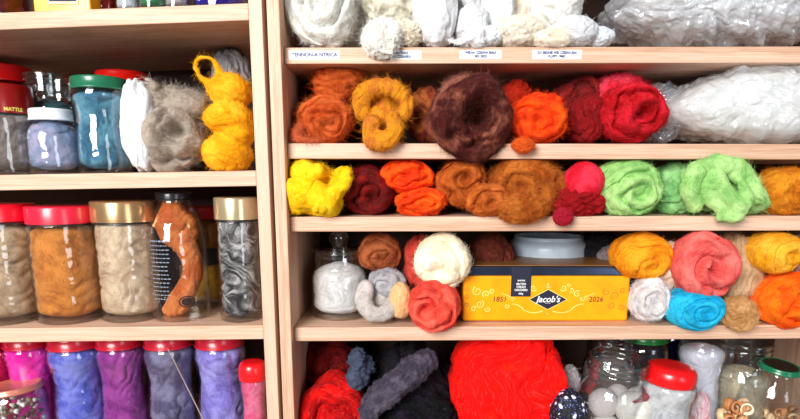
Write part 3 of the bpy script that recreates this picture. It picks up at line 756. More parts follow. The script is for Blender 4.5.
wool('upright white cotton lump right of the tall cone', 454, 6, 489, 48, .044, .030, 'e8ebee', 'd0d6da', style='fluff', fuzz=450, flen=.006, depth=.10, lump=.07, **W)
wool('white cotton mass above the upright lump', 446, -40, 492, 18, .085, .035, 'f4f6f8', 'e2e8ec', style='fluff', fuzz=450, flen=.007, depth=.12, **W)
wool('slanting white cotton roll leaning left over the third label', 481, -32, 514, 42, .055, .026, 'eaecee', 'd2d6da', style='fluff', rot=22, fuzz=450, flen=.006, depth=.07, lump=.06, **W)
blobs('thin white wisp curling in front of the upright cotton lump', [('t', [(449, 40, .014, 2), (458, 42, .008, 3), (468, 38, .006, 5), (478, 33, .008, 5), (482, 29, .012, 3)]), ('e', 476, 40, 9, 7, 0, .014, .01)], 'ffffff', 'eef2f4', row='R1', fuzz=500, flen=.007, stripe=.0004, name='wool_wisp')
wool('small white cotton ball below the slanting roll', 473, 27, 501, 48, .034, .020, 'f4f8fa', 'e6ecf0', style='fluff', fuzz=300, flen=.006, depth=.08, **W)
wool('narrow cream wool stick behind the slanting roll', 500, -36, 533, 27, .085, .026, 'f8eeda', 'e6d2b0', style='fold', ang=85, fuzz=400, depth=.15, **W)
wool('cream-white fluffy ball behind the fourth label', 492, 17, 546, 48, .038, .030, 'f4eddd', 'e2cfae', style='fluff', fuzz=1200, depth=.16, **W)
wool('big round white cotton ball, highest above the fourth label', 524, -28, 582, 34, .066, .040, 'f2f0ec', 'dcd6ca', style='fluff', fuzz=700, flen=.008, depth=.10, lump=.08, **W)
wool('low cream tuft with a tan hollow above the fourth label', 532, 30, 570, 49, .022, .018, 'fbf2e0', 'dfb98c', style='coil', turns=1.3, fuzz=900, depth=.25, **W)
wool('rounded white cotton ball right of the fourth label', 550, 18, 596, 48, .045, .030, 'e6e8ee', 'cdd2dc', style='fluff', fuzz=500, flen=.007, depth=.10, lump=.08, **W)
wool('little pale blue-white tuft at the right end of the cotton row', 585, 28, 612, 48, .048, .020, 'e4ebf2', 'c8d2dc', style='fluff', fuzz=300, flen=.006, depth=.10, **W)
wool('white cotton filling the gap behind the third label', 496, -5, 530, 40, .11, .03, 'f6f0e2', 'e2d6bc', style='fluff', fuzz=300, **W)

# ---- plastic bags
def crumple(label, x0, y0, x1, y1, Y, d, row, mat, cr=.24, name='plastic_bag', sup=3.0, res=1.9, freq=2.4, fillwool=None, taper=None, seedv=None):
    mx, my = (x0 + x1) / 2, (y0 + y1) / 2; C = P(mx, my, Y); s = mpp(mx, my, Y); rx, rz = (x1 - x0) / 2 * s, (y1 - y0) / 2 * s
    q, F, top, bot = grid_ball(int(84 * res), int(116 * res) // 2 * 2, sup); F = close(F, top, bot)
    seed = rng.uniform(0, 50, 3); asp = rx / rz
    N = q / np.linalg.norm(q, axis=1)[:, None]
    p = q * np.array([asp, 1, 1]) * freq
    w = np.stack([fbm(p * .5 + seed + 7 * k, 2) for k in range(3)], -1)
    rid = 0; a = 1
    for k in range(4):
        rid = rid + a * (np.abs(noise(p * 2 ** k * np.array([.8, 1, 1.0]) + w * 1.4 + seed + k * 5))); a *= .52
    disp = (rid - .35) * cr + w[:, 0] * .10
    V = q.copy()
    if taper: V[:, 2] *= 1 - taper * np.clip(-V[:, 0], 0, 1) ** 2; V[:, 2] -= taper * .6 * np.clip(-V[:, 0], 0, 1) ** 2
    Nw = N * np.array([.35, 1, 1]); V = V * np.array([rx, d, rz]) + Nw * (disp * rz)[:, None] + np.array(C); V = clampV(V, row)
    t = empty(name, (C.x, C.y, float(V[:, 2].min()))); tag(t, label, 'bag', 'plastic bags of wool')
    link('bag_film', mesh_np('bag_film', V, F, smooth=True), mat, t)
    if fillwool:
        U = q * .86
        if taper: U[:, 2] *= 1 - taper * np.clip(-U[:, 0], 0, 1) ** 2; U[:, 2] -= taper * .6 * np.clip(-U[:, 0], 0, 1) ** 2
        U = U * np.array([rx, d, rz]) + Nw * ((np.minimum(disp, .05) * .9 - .02 + fbm(q * np.array([asp, 1, 1]) * 2 + seed, 3) * .05) * rz)[:, None] + np.array(C); U = clampV(U, row)
        fib = q * np.array([asp * 4, 3, 5]) + w * 5
        k = fillwool
        finish_wool('wool_filling', k['label'], U, F, fib, wool_mat(k['c'], k['c2'], k.get('c3')), row, 0, .01, group='wool packed in plastic bags')
    return t
crumple('crumpled clear plastic bag of grey-white wool at the top right of the photo', 604, -34, 830, 48, .085, .075, 'R1', film(.34, 'f2f5fa', .08), cr=.5, freq=1.5, taper=.45,
        fillwool=dict(label='grey-white wool inside the crumpled bag at the top right', c='dcdcde', c2='a4a4aa', c3='f0f0f0'))
crumple('plump clear bag of snow-white wool on the second right shelf', 656, 69, 850, 144, .075, .068, 'R2', film(.40, 'fcfefe', .16), cr=.2, freq=1.6, taper=.28, sup=3.2,
        fillwool=dict(label='snow-white wool inside the plump bag on the second right shelf', c='eef0ee', c2='c0c8ca', c3='fafafa'))
crumple('twisted clear plastic neck of a bag behind the bright red roll', 636, 84, 682, 143, .095, .03, 'R2', film(.35, 'd8e0ea', .10), cr=.32, freq=1.8, res=1.0)

# ================================================================== RIGHT CASE, second shelf
W = dict(row='R2')
wool('dark brown wool in shadow at the left end of the second right shelf', 288, 84, 330, 143, .15, .04, '5a2a14', '2c0f08', style='fluff', fuzz=300, **W)
wool('rust-orange fluffy bundle lying on top at the left of the second shelf', 312, 63, 366, 106, .072, .036, 'b8440e', '541407', 'cc6228', style='fold', ang=-20, depth=.3, fuzz=2600, flen=.014, patch=.55, **W)
wool('rust-orange rolled bundle resting on the second shelf, leftmost', 297, 97, 355, 144, .050, .036, 'c8501a', '701c08', 'dc7034', style='coil', turns=2.2, ang=160, cen=(.25, -.25), depth=.36, fuzz=2400, flen=.012, **W)
blobs('wispy rust tail beside the left upright', [('t', [(301, 128, .03, 5), (296, 136, .022, 5), (306, 141, .018, 4), (318, 141, .018, 3)])], 'c86038', '8a3418', row='R2', fuzz=1100, flen=.010, name='wool_wisp')
blobs('golden yellow and amber twist drooping over the second shelf edge', [
    ('e', 384, 122, 20, 22, 0, .050, .028), ('e', 388, 98, 20, 13, 0, .058, .030),
    ('t', [(362, 112, .03, 8), (362, 96, .026, 9), (376, 87, .020, 9), (394, 90, .018, 9), (407, 102, .020, 8), (402, 116, .022, 8)]),
    ('t', [(372, 122, .010, 8), (372, 138, .006, 9), (384, 141, .002, 10), (396, 132, .004, 9), (392, 118, .010, 8)]),
    ], 'e0921a', '8c3c10', 'b86028', ang=70, row='R2', stripe=.0028, sfreq=90, fuzz=2600, flen=.011, patch=.52)
wool('dark maroon and ochre bundle between the golden twist and the big brown roll', 405, 88, 446, 143, .085, .035, '7c2c1c', '3c0c0c', 'b0602c', style='fold', ang=-40, fuzz=900, **W)
wool('big maroon-brown hollow roll hanging over the second shelf edge', 428, 76, 511, 160, .018, .052, '4a1814', '120404', '96543f', style='coil', turns=1.2, cen=(.22, .0), depth=.55, hole=.8, hw=2.9, ang=250, fuzz=3200, flen=.012, sup=2.4, patch=.57, out=.6, **W)
blobs('pale brown wisps trailing from the top of the maroon roll', [('t', [(440, 100, -.006, 3), (448, 86, -.004, 4), (464, 80, .0, 4), (482, 80, .008, 3)])], '985c4c', '5c3028', row='R2', fuzz=700, flen=.010, name='wool_wisp', out=.9)
wool('deep red-orange wool peeping behind the maroon roll', 496, 82, 532, 120, .085, .03, 'b82408', '6c0c04', style='fold', ang=30, fuzz=500, **W)
wool('vivid orange-red puff with a drooping tip at the shelf edge', 507, 95, 566, 145, .036, .036, 'ec3a04', 'a01002', 'ff5c08', style='coil', turns=1.7, cen=(-.1, -.1), depth=.42, ang=60, fuzz=2000, flen=.009, **W)
wool('small orange tip of wool drooping over the edge beside the maroon roll', 512, 138, 534, 153, .006, .012, 'e4601c', 'b43408', style='fluff', fuzz=900, flen=.006, **W)
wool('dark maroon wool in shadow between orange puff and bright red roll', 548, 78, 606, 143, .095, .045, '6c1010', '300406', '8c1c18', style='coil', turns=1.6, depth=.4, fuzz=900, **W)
wool('deep crimson bundle standing in front of the dark maroon wool', 566, 94, 606, 143, .062, .03, '8c0c10', '3c0406', style='fold', ang=80, fuzz=700, **W)
wool('bright pinkish-red fluff lying above the bright red roll', 588, 76, 640, 112, .080, .035, 'e0203c', 'a00818', 'f05068', style='fluff', fuzz=1600, flen=.010, **W)
wool('bright red roll with a dark hollow, next to the plump white bag', 595, 86, 664, 143, .052, .045, 'b80814', '500206', 'd41c30', style='coil', turns=1.8, cen=(.15, -.05), depth=.6, hole=.3, ang=140, fuzz=2400, flen=.009, **W)

# ================================================================== RIGHT CASE, third shelf
W = dict(row='R3')
blobs('bright yellow crumpled wool ball at the left end of the third right shelf', [
    ('e', 310, 172, 22, 14, 0, .034, .03), ('e', 303, 196, 18, 20, 0, .022, .030), ('e', 322, 200, 20, 17, 0, .020, .030), ('e', 340, 184, 12, 16, 30, .030, .022),
    ('t', [(318, 206, .004, 9), (330, 198, .002, 9), (342, 186, .008, 8), (346, 174, .014, 5)]),
    ], 'fcc404', 'd88a04', 'ffd824', ang=65, row='R3', stripe=.0035, sfreq=75, lump=.008, fuzz=1300, flen=.007, patch=.5)
wool('dark oxblood wool in shadow beside the yellow ball', 338, 165, 397, 217, .070, .045, '5c0c0a', '240305', '8c1410', style='coil', turns=1.8, cen=(.2, -.2), depth=.4, fuzz=1000, **W)
wool('upper of two vivid orange rolls with red hollows', 380, 159.5, 434, 193, .052, .036, 'f03c06', 'b81402', 'ff5c0c', style='coil', turns=1.6, cen=(.0, 0), depth=.42, ang=200, fuzz=700, flen=.006, **W)
wool('lower of two vivid orange rolls with red hollows', 394, 188, 447, 217, .044, .034, 'f44206', 'bc1602', 'ff6410', style='coil', turns=1.8, cen=(.1, -.1), depth=.42, ang=20, fuzz=700, flen=.006, **W)
wool('cinnamon brown hollow roll beside the two orange rolls', 435, 159, 487, 206, .044, .034, 'ac4f14', '581e06', 'c86826', style='coil', turns=1.35, cen=(.12, .15), depth=.55, hole=.25, ang=120, fuzz=1600, flen=.007, **W)
wool('big cinnamon brown fleece mound at the middle of the third right shelf', 484, 157, 566, 219, .052, .046, 'a85012', '5c2206', 'c4702a', style='coil', turns=1.7, cen=(-.30, .1), depth=.45, ang=230, hand=-1, fuzz=7500, flen=.012, sup=2.6, **W)
wool('low cinnamon brown curl tucked under the cinnamon mound', 464, 184, 512, 217, .022, .026, 'b4561a', '601f06', 'cc6e2c', style='coil', turns=1.4, cen=(.1, -.1), depth=.5, ang=60, fuzz=1500, flen=.007, **W)
wool('cinnamon brown puff drooping over the third shelf edge', 496, 192, 548, 224, .010, .022, 'aa5214', '66280a', 'c4702a', style='fluff', depth=.2, fuzz=2600, flen=.009, **W)
wool('crimson felted ball beside the cinnamon mound', 563, 161.5, 604, 203, .030, .026, 'e0102c', 'b80820', 'f03850', style='fluff', depth=.04, lump=.03, fuzz=500, flen=.003, sup=2.0, row='R3', name='felt_ball')
wool('dark red wool tuft under the crimson ball, drooping over the edge', 547, 186, 602, 218, .036, .032, 'a00c14', '5c040c', style='fluff', fuzz=1300, flen=.009, **W)
wool('crimson tip drooping on the third shelf edge', 553, 208, 573, 225, .004, .010, 'b41830', '7c0c20', style='fluff', fuzz=700, flen=.005, **W)
G = ('98cc74', '4f9648', 'b8e090')
wool('left pale green spiral roll on the third right shelf', 592, 159, 661, 218, .040, .042, *G, style='coil', turns=2.5, cen=(.08, -.18), depth=.40, ang=30, fuzz=1800, flen=.009, sup=2.4, **W)
wool('pale green tuft wedged between the two green rolls', 650, 163, 694, 217, .062, .036, '78b46c', '3f7c44', '98cc84', style='fold', ang=70, fuzz=1000, **W)
blobs('large pale green folded wool bundle on the third right shelf', [
    ('e', 722, 188, 38, 25, 8, .062, .040), ('e', 748, 200, 18, 16, 0, .044, .028),
    ('t', [(694, 206, .018, 8), (688, 186, .012, 9), (700, 168, .010, 9), (724, 163, .010, 9), (744, 174, .010, 9), (757, 196, .010, 9)]),
    ('t', [(712, 172, .008, 8), (722, 190, .002, 9), (738, 206, -.002, 9)]), ('t', [(706, 182, .010, 6), (712, 200, .006, 7), (728, 213, .004, 7)]),
    ('t', [(736, 176, .006, 6), (746, 196, .002, 7), (736, 214, .0, 8), (720, 218, .002, 5)])], *G, ang=-50, row='R3', stripe=.0035, sfreq=80, fuzz=2400, flen=.010, vox=.0018, lump=.004)
wool('ochre orange ball at the right end of the third right shelf', 757, 166, 812, 217, .040, .036, 'cc7410', '8c4406', 'dc9020', style='coil', turns=1.8, cen=(.2, 0), depth=.3, fuzz=1500, flen=.010, **W)

# ================================================================== RIGHT CASE, fourth shelf
W = dict(row='R4')
jar('stoppered apothecary jar of white wool at the left end of the fourth right shelf', 311.5, 368, 236, 'R4', .082, 'wide', 'stopper', lidh=.0, group='glass jars of wool', content=dict(c='e4e0de', c2='b4b0b4', frac=.80, label='white wool inside the stoppered apothecary jar', freq=2, depth=.1))
wool('chestnut brown roll above the grey wool on the fourth shelf', 358, 232.5, 402, 271, .075, .032, '8c4422', '4c1c0c', 'a85c34', style='coil', turns=2.0, depth=.3, cen=(.1, -.2), fuzz=900, flen=.006, **W)
wool('slate grey roll under the chestnut one', 368, 266, 406, 301, .066, .026, '9c9aa0', '66646c', 'b8b4b8', style='coil', turns=2.0, depth=.3, cen=(-.1, 0), fuzz=700, flen=.006, **W)
blobs('pale grey sausage of wool bent in a v shape', [('t', [(366, 288, .040, 8.5), (364, 302, .034, 9), (372, 313, .028, 8.5), (384, 313, .028, 8.5), (394, 303, .032, 9), (399, 290, .04, 8)]), ('e', 384, 300, 12, 12, 0, .055, .012)],
      'b8b0aa', '88807c', 'd0c8c4', ang=50, row='R4', stripe=.0006, sfreq=200, lump=.0012, fuzz=1400, flen=.004)
wool('small peach puff between grey and coral wool', 389, 281, 412, 319, .034, .018, 'f4c48c', 'd8a068', style='fluff', depth=.08, lump=.06, fuzz=700, flen=.004, **W)
wool('brick red roll behind the cream one', 402, 233, 444, 290, .080, .034, 'b8382c', '70160f', 'cc5040', style='fold', ang=60, fuzz=700, flen=.006, **W)
wool('cream roll on top of the coral one', 413.5, 233, 472, 288, .038, .036, 'f2e4c4', 'd4bd92', 'fbf2dc', style='coil', turns=1.15, cen=(-.2, -.25), depth=.22, hole=.3, hw=3.2, ang=200, fuzz=1500, flen=.006, sup=2.5, lump=.06, **W)
wool('coral red roll at the shelf edge, left of the yellow tin', 406, 279, 461, 330, .020, .036, 'e4483a', 'a0201c', 'f06450', style='coil', turns=2.0, cen=(-.3, -.05), depth=.38, hole=.35, ang=60, fuzz=1300, flen=.005, sup=2.6, **W)
wool('dark chocolate wool behind the left end of the yellow tin', 466, 232, 513, 285, .110, .034, '4e1c10', '260c08', '642818', style='fluff', fuzz=500, flen=.005, **W)
# pale translucent tub behind the tin
tb = jar('pale blue-white plastic tub behind the yellow tin', 508, 586, 226, 'R4', .165, 'straight', 'none', tint='dfe8f0', group=None, name='plastic_tub', cat='tub', h=.10)
tb['kids'][0].data.materials[0] = plain('b4c4d2', .35, name='tub_plastic')
wool('dark charcoal wool between the tub and the orange roll', 572, 232, 622, 290, .15, .035, '1c1a1e', '0c0a0c', style='fluff', fuzz=300, **W)
wool('little mauve-grey tuft above the right end of the tin', 598, 246, 618, 268, .105, .014, '8c8084', '5c5458', style='fluff', fuzz=300, flen=.004, row=None, group='wool bundles on the fourth right shelf')
wool('amber orange roll above the right end of the tin', 610, 232, 670, 280, .048, .036, 'ec8c08', 'b05a04', 'f4a420', style='coil', turns=1.6, cen=(.1, -.35), depth=.25, ang=270, fuzz=900, flen=.005, lump=.06, **W)
wool('beige-pink wool tuft between the amber and coral rolls', 650, 240, 684, 290, .058, .028, 'd4b49c', 'a88468', 'e8ccb4', style='fold', ang=80, fuzz=900, flen=.007, **W)
wool('white and grey curly roll beside the right end of the tin', 629, 276, 668, 322, .034, .026, 'dcd8d8', '8c8488', 'f4f0f0', style='coil', turns=2.2, cen=(.0, .0), depth=.35, fuzz=1800, flen=.008, **W)
wool('large coral pink roll with a crimson hollow above the turquoise roll', 670, 230, 734, 299, .026, .042, 'e05a54', 'a81c2c', 'f07870', style='coil', turns=1.5, cen=(.05, .0), depth=.55, hole=.3, ang=300, fuzz=1500, flen=.005, lump=.08, rot=-8, **W)
wool('turquoise blue spiral roll on the shelf edge', 663.5, 286, 721, 329.5, .022, .036, '12a8d4', '0878a8', '30c4ec', style='coil', turns=3.0, cen=(.05, .0), depth=.26, fuzz=900, flen=.004, lump=.05, **W)
wool('beige curly fleece locks between coral and orange rolls', 712, 234, 757, 304, .066, .036, 'b8926c', '7c5c3c', 'd4b48c', style='fold', ang=78, freq=4, depth=.28, fuzz=2200, flen=.011, **W)
wool('small tan curly ball at the shelf edge right of the turquoise roll', 721, 296, 754, 331, .016, .022, 'c49058', '8c6034', 'dcac74', style='fluff', fuzz=2400, flen=.007, **W)
wool('golden yellow spiral roll, topmost at the right end of the fourth shelf', 745.5, 231, 799, 273, .034, .034, 'eeA418'.lower(), 'bc7408', 'f8bc3c', style='coil', turns=2.6, cen=(.35, -.1), depth=.26, fuzz=1000, flen=.005, lump=.05, **W)
wool('bright orange roll with a red hollow at the right end of the fourth shelf', 752, 271, 826, 328.5, .030, .040, 'fa5602', 'd02402', 'ff780c', style='coil', turns=1.8, cen=(.15, -.05), depth=.42, hole=.15, ang=30, fuzz=900, flen=.004, lump=.07, **W)
wool('mauve pink wool at the right edge behind the golden roll', 784, 232, 838, 284, .072, .03, 'c49494', '906464', style='fold', fuzz=300, **W)

# ---- the biscuit tin
TY = .040
a = P(462.5, 319, TY); b_ = P(631, 276.5, TY); z0 = SH['R4']((a.x + b_.x) / 2) + .0005; z1 = b_.z; TX = (a.x + b_.x) / 2; hw = (b_.x - a.x) / 2
tin = empty('biscuit_tin', (TX, TY + .055, z0)); tag(tin, 'long yellow biscuit tin with a dark diamond badge and silver lid rim', 'tin')
YEL = plain('fba200', .4, coat=.1, spec=.3, name='yellow_tinplate')
body = link('tin_body', mesh_bm('tin_body', box_bm(TX - hw, TX + hw, TY, TY + .105, z0, z1 + .001, .0035, seg=3)), YEL, tin)
z2 = P(500, 266.5, TY).z
rim = link('lid', mesh_bm('lid', box_bm(TX - hw + .0008, TX + hw - .0008, TY + .0008, TY + .104, z1 - .0002, z2, .0028, seg=3)), plain('5a6884', .2, .95, name='steel_rim'), tin); rim['label'] = 'dark steel lid rim'
link('lid_top', mesh_bm('lid_top', box_bm(TX - hw + .005, TX + hw - .005, TY + .005, TY + .1, z2 - .001, z2 + .0012, .0008)), plain('7c5428', .4), rim)
def zt(py): return P(546, py, TY).z
def xt(px): return P(px, 298, TY).x
NAVY = plain('1c1c34', .45, name='dark_navy_print'); PALE = plain('fbe27c', .5, name='pale_gold_print'); DARK = plain('5a2c08', .6, name='brown_print'); WHITE = plain('f4f4f4', .5, name='white_print')
def flat_poly(name, pts, mat, parent, y, thick=.0003):
    bm = bmesh.new(); f = [bm.verts.new((x, y, z)) for x, z in pts]; face = bm.faces.new(f)
    r = bmesh.ops.extrude_face_region(bm, geom=[face]); 
    for v in r['geom']:
        if isinstance(v, bmesh.types.BMVert): v.co.y += thick
    return link(name, mesh_bm(name, bm), mat, parent)
cx, cz = xt(548), zt(299.5); dw = (xt(566.5) - xt(529.5)) / 2; dh = (zt(290) - zt(309.5)) / 2
bd = flat_poly('diamond_badge', [(cx - dw * 1.05, cz), (cx, cz + dh * 1.07), (cx + dw * 1.05, cz), (cx, cz - dh * 1.07)], WHITE if False else PALE, body, TY - .0002)
flat_poly('badge_field', [(cx - dw, cz), (cx, cz + dh), (cx + dw, cz), (cx, cz - dh)], NAVY, bd, TY - .0004)
text_mesh("Jacob's", .0115, WHITE, bd, (cx, TY - .0005, cz + .0002), shear=.28, bold=.00020, spacing=.97)
text_mesh("BISCUITS", .0017, WHITE, bd, (cx, TY - .0005, cz - .0048))
text_mesh("1851", .0094, DARK, body, (xt(499.5), TY - .0001, zt(299.5)), shear=.12, bold=.00012)
text_mesh("2026", .0094, DARK, body, (xt(596), TY - .0001, zt(299.5)), shear=.12, bold=.00012)
def ribbon(bm, pts, w0, w1, y):
    n = len(pts); L = []
    for i, (x, z) in enumerate(pts):
        x2, z2_ = pts[min(i + 1, n - 1)]; x1_, z1_ = pts[max(i - 1, 0)]; d = Vector((x2 - x1_, z2_ - z1_)).normalized()
        w = w0 + (w1 - w0) * i / (n - 1); L.append((bm.verts.new((x - d.y * w, y, z + d.x * w)), bm.verts.new((x + d.y * w, y, z - d.x * w))))
    for i in range(n - 1): bm.faces.new((L[i][0], L[i + 1][0], L[i + 1][1], L[i][1]))
def scroll(bm, x, z, r, turns, a0, hand, y):
    pts = []
    for i in range(26):
        t_ = i / 25; rr = r * (1 - t_) ** .8 + r * .08; a = a0 + hand * t_ * turns * 2 * math.pi
        pts.append((x + rr * math.cos(a), z + rr * math.sin(a)))
    ribbon(bm, pts, .00055, .0003, y)
def arc(bm, p, q, sag, y, w=.0006):
    pts = []
    for i in range(12):
        t_ = i / 11; pts.append((p[0] + (q[0] - p[0]) * t_, p[1] + (q[1] - p[1]) * t_ + sag * math.sin(math.pi * t_)))
    ribbon(bm, pts, w, w * .5, y)
yy = TY - .0002
def side(bm, sg, mirror):
    f = lambda px: xt(548 + sg * px)
    for (dx, py, r, tn, a0, hd) in ((15, 288, .0040, 1.2, 3.6, 1), (23, 291, .0032, 1.2, 2.0, -1), (29, 294, .0042, 1.3, 1.0, 1), (20, 284.5, .0024, 1.1, 0, -1), (35, 299, .0030, 1.2, 2.4, 1)):
        if mirror == 'l' and dx > 16: continue
        scroll(bm, f(dx), zt(py), r, tn, a0 if sg > 0 else math.pi - a0, hd * sg, yy)
    arc(bm, (f(5), zt(311)), (f(26), zt(309)), -.0035, yy); arc(bm, (f(24), zt(309)), (f(36), zt(304)), .002, yy)
    arc(bm, (f(33), zt(299)), (f(47), zt(293)), .0003, yy, .0005); arc(bm, (f(34), zt(301)), (f(45), zt(296)), .0003, yy, .0003)
bm = bmesh.new(); side(bm, 1, 'r'); side(bm, -1, 'l')
for (px, py, r, tn, a0, hd) in ((477, 291, .0058, 1.4, 2, 1), (486, 294, .0045, 1.3, 4, -1), (480, 304, .0050, 1.4, 1, -1), (488, 309, .0036, 1.2, 3, 1), (492, 291, .0034, 1.2, 5, -1), (474, 309, .0036, 1.2, .5, 1), (507, 306, .0030, 1.2, .5, -1)):
    scroll(bm, xt(px), zt(py), r, tn, a0, hd, yy)
ribbon(bm, [(xt(548), zt(282.5)), (xt(547.2), zt(285)), (xt(548), zt(288))], .0002, .0014, yy)
arc(bm, (xt(545.5), zt(287)), (xt(550.5), zt(287)), .0004, yy); scroll(bm, xt(548), zt(314), .0008, .9, 0, 1, yy)
link('scroll_ornament', mesh_bm('scroll_ornament', bm), PALE, body)['label'] = 'pale gold scrollwork print'
bm = bmesh.new()
for (px, py, r, tn, a0, hd) in ((606, 292, .0045, 1.3, 2, 1), (615, 296, .0052, 1.4, 4, -1), (622, 291, .0036, 1.2, 1, 1), (612, 305, .0045, 1.3, 3, 1), (622, 307, .0040, 1.3, 0, -1), (464.5 + 3, 297, .003, 1.2, 1, 1), (467, 305, .003, 1.2, 3, -1), (467, 289, .003, 1.2, 3, 1)):
    scroll(bm, xt(px), zt(py), r, tn, a0, hd, yy)
for f_ in bm.verts: pass
o = link('brown_scroll_print', mesh_bm('brown_scroll_print', bm), plain('b46c0c', .5), body); o['label'] = 'brown scrollwork print'; o['kind'] = 'stuff'  # scrolls printed in brown towards both ends of the tin
la, lb_ = xt(510.5), xt(530.5)
st = link('seal_sticker', mesh_bm('seal_sticker', box_bm(la, lb_, TY - .0006, TY + .0001, zt(296.5), z2 - .0005, .0005)), NAVY, body); st['label'] = 'black seal sticker with white print'
sx = (la + lb_) / 2
for s_, py, sz in (('SAVOUR', 280.5, .0026), ('BRITISH', 284, .0038), ('CREAM', 287, .0038), ('CRACKERS', 290, .0036), ('600g', 293.6, .0032)):
    text_mesh(s_, sz, WHITE, st, (sx, TY - .0007, zt(py)), bold=.0001, squash=.95)

# ================================================================== RIGHT CASE, bottom shelf
W = dict(row='R5')
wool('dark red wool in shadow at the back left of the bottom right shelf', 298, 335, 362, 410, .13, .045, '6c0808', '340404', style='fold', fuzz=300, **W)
wool('glossy scarlet wool bundle at the left end of the bottom right shelf', 298, 372, 374, 470, .055, .045, 'b80606', '4c0202', 'e80c08', style='coil', turns=1.8, cen=(.1, .0), depth=.5, ang=120, fuzz=600, flen=.005, patch=.55, **W)
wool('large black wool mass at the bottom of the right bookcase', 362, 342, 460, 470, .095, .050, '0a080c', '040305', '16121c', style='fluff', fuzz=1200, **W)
blobs('slate-blue felted lump left of the purple-grey sausage', [('e', 358, 360, 10, 12, 0, .035, .014), ('e', 358, 377, 10.5, 12, 0, .033, .015), ('e', 366, 366, 10, 10, 0, .045, .014)], '3c4256', '1e2230', '4e566c', row='R5', fuzz=600, flen=.004, rough=.004, lump=.003)
blobs('thick purple-grey sausage of curly wool lying diagonally', [
    ('t', [(374, 402, .022, 13), (392, 387, .018, 14), (410, 373, .020, 15), (426, 361, .030, 13)]), ('e', 369, 412, 10, 12, 0, .016, .014)], '403848', '16121c', '5c5464', ang=40, row='R5', fuzz=2600, flen=.004, rough=.0028, lump=.004, stripe=.001)
wool('black wool with purple patches below the diagonal sausage', 384, 392, 462, 460, .050, .040, '08060a', '030204', '2c1838', style='fluff', patch=.62, fuzz=900, **W)  # dark purple patches mixed into the black
wool('huge vivid red roll in the middle of the bottom right shelf', 447, 318, 566, 450, .075, .050, 'ff0c04', 'd80404', 'ff3408', style='fold', freq=1.5, depth=.24, ang=78, fuzz=1400, flen=.006, sup=4.2, patch=.66, lump=.06, **W)
# patterned pincushion
def pincushion():
    fm, nt, N, L, bs = newmat('floral_cotton')
    v = nt.nodes.new('ShaderNodeTexVoronoi'); v.inputs['Scale'].default_value = 120; L.new(texco(nt), v.inputs['Vector'])
    v2 = nt.nodes.new('ShaderNodeTexVoronoi'); v2.inputs['Scale'].default_value = 300; L.new(texco(nt), v2.inputs['Vector'])
    r = nt.nodes.new('ShaderNodeMath'); r.operation = 'LESS_THAN'; r.inputs[1].default_value = .30; L.new(v.outputs['Distance'], r.inputs[0])
    r2 = nt.nodes.new('ShaderNodeMath'); r2.operation = 'LESS_THAN'; r2.inputs[1].default_value = .24; L.new(v2.outputs['Distance'], r2.inputs[0])
    c = mixc(nt, r2.outputs[0], lin('0e0c1c'), lin('6c7cc8')); c = mixc(nt, r.outputs[0], c, lin('d8dcf0')); L.new(c, bs.inputs['Base Color']); bs.inputs['Roughness'].default_value = .7
    wool('dark floral cotton pincushion with blue and white flowers', 549, 387, 586, 440, .030, .024, '101020', None, style='fold', ang=90, freq=1.4, depth=.12, lump=.03, fuzz=0, row='R5', name='pincushion', cat='pincushion', group='sewing oddments', mat=fm)
pincushion()
wool('small off-white wool puff behind the huge red roll', 560, 366, 580, 400, .085, .016, 'a8a0a4', '5c565c', style='fluff', fuzz=300, row='R5')
# jars
jar('clear jar with dark red and white wool behind the open jar', 582, 634, 340, 'R5', .135, 'wide', 'none', neck_rings=2, content=dict(c='8c8084', c2='7c1c24', c3='b0a8ac', frac=.72, label='grey and dark red wool in the jar behind the open jar'), h=.150)
oj = jar('open glass jar with a screw-thread neck, tilted, holding white felt balls', 580, 642, 358, 'R5', .036, 'wide', 'none', neck_rings=3, tilt=(4, 8), group='glass jars of oddments')
balls = [(603, 403, .036, 15, 'e2d8d8'), (633, 409, .024, 18, 'f2f0e8'), (638, 398, .050, 12, 'e8e4e0'), (606, 430, .03, 16, 'ece8e4'), (618, 396, .056, 12, 'ded8da')]
for n_, (x, y, Y, r, c) in enumerate(balls):
    wool('white felt ball low in front inside the open jar' if n_ == 1 else ['pinkish-white felt ball at the left inside the open jar', '', 'off-white felt ball at the right inside the open jar', 'lowest felt ball inside the open jar, cut by the photo edge', 'topmost felt ball at the back inside the open jar'][n_],
         x - r, y - r, x + r, y + r, Y, r * mpp(x, y, Y), c, None, style='fluff', depth=.04, lump=.04, sup=2, fuzz=0, row=None, res=.5, name='felt_ball', cat='felt ball', group='felt balls in the open jar')
blobs('rosy and grey wool scrap inside the open jar', [('t', [(644, 386, .03, 3.5), (647, 394, .022, 4), (641, 400, .012, 3), (634, 402, .008, 2)])], '9c4450', '5c5c50', row=None, fuzz=200, flen=.003, name='wool_wisp', group='felt balls in the open jar')
jar('dark jar with a green lid deep in the shelf behind the open jar', 616, 664, 347, 'R5', .150, 'straight', 'flat', '1c7c34', .010, content=dict(c='2c2c34', c2='101014', label='dark wool in the green-lidded jar at the back'), h=.144)
jar('deep blue glass jar at the back of the bottom right shelf', 654, 684, 340, 'R5', .165, 'straight', 'screw', '30343c', .012, tint='7080c0', content=dict(c='3c4468', c2='181c34', label='navy wool in the jar at the back, right of the green lid'), h=.155)
rl = jar('bulging clear jar with a domed red lid in front on the bottom right shelf', 639, 693, 365, 'R5', .030, 'coffee', 'dome', 'e80c14', .0235, lidr=.90, tilt=(4, 2), content=dict(c='c8c8cc', c2='8c8c96', c3='dcdcde', frac=.90, label='pale grey wool inside the jar with the domed red lid', ang=70))
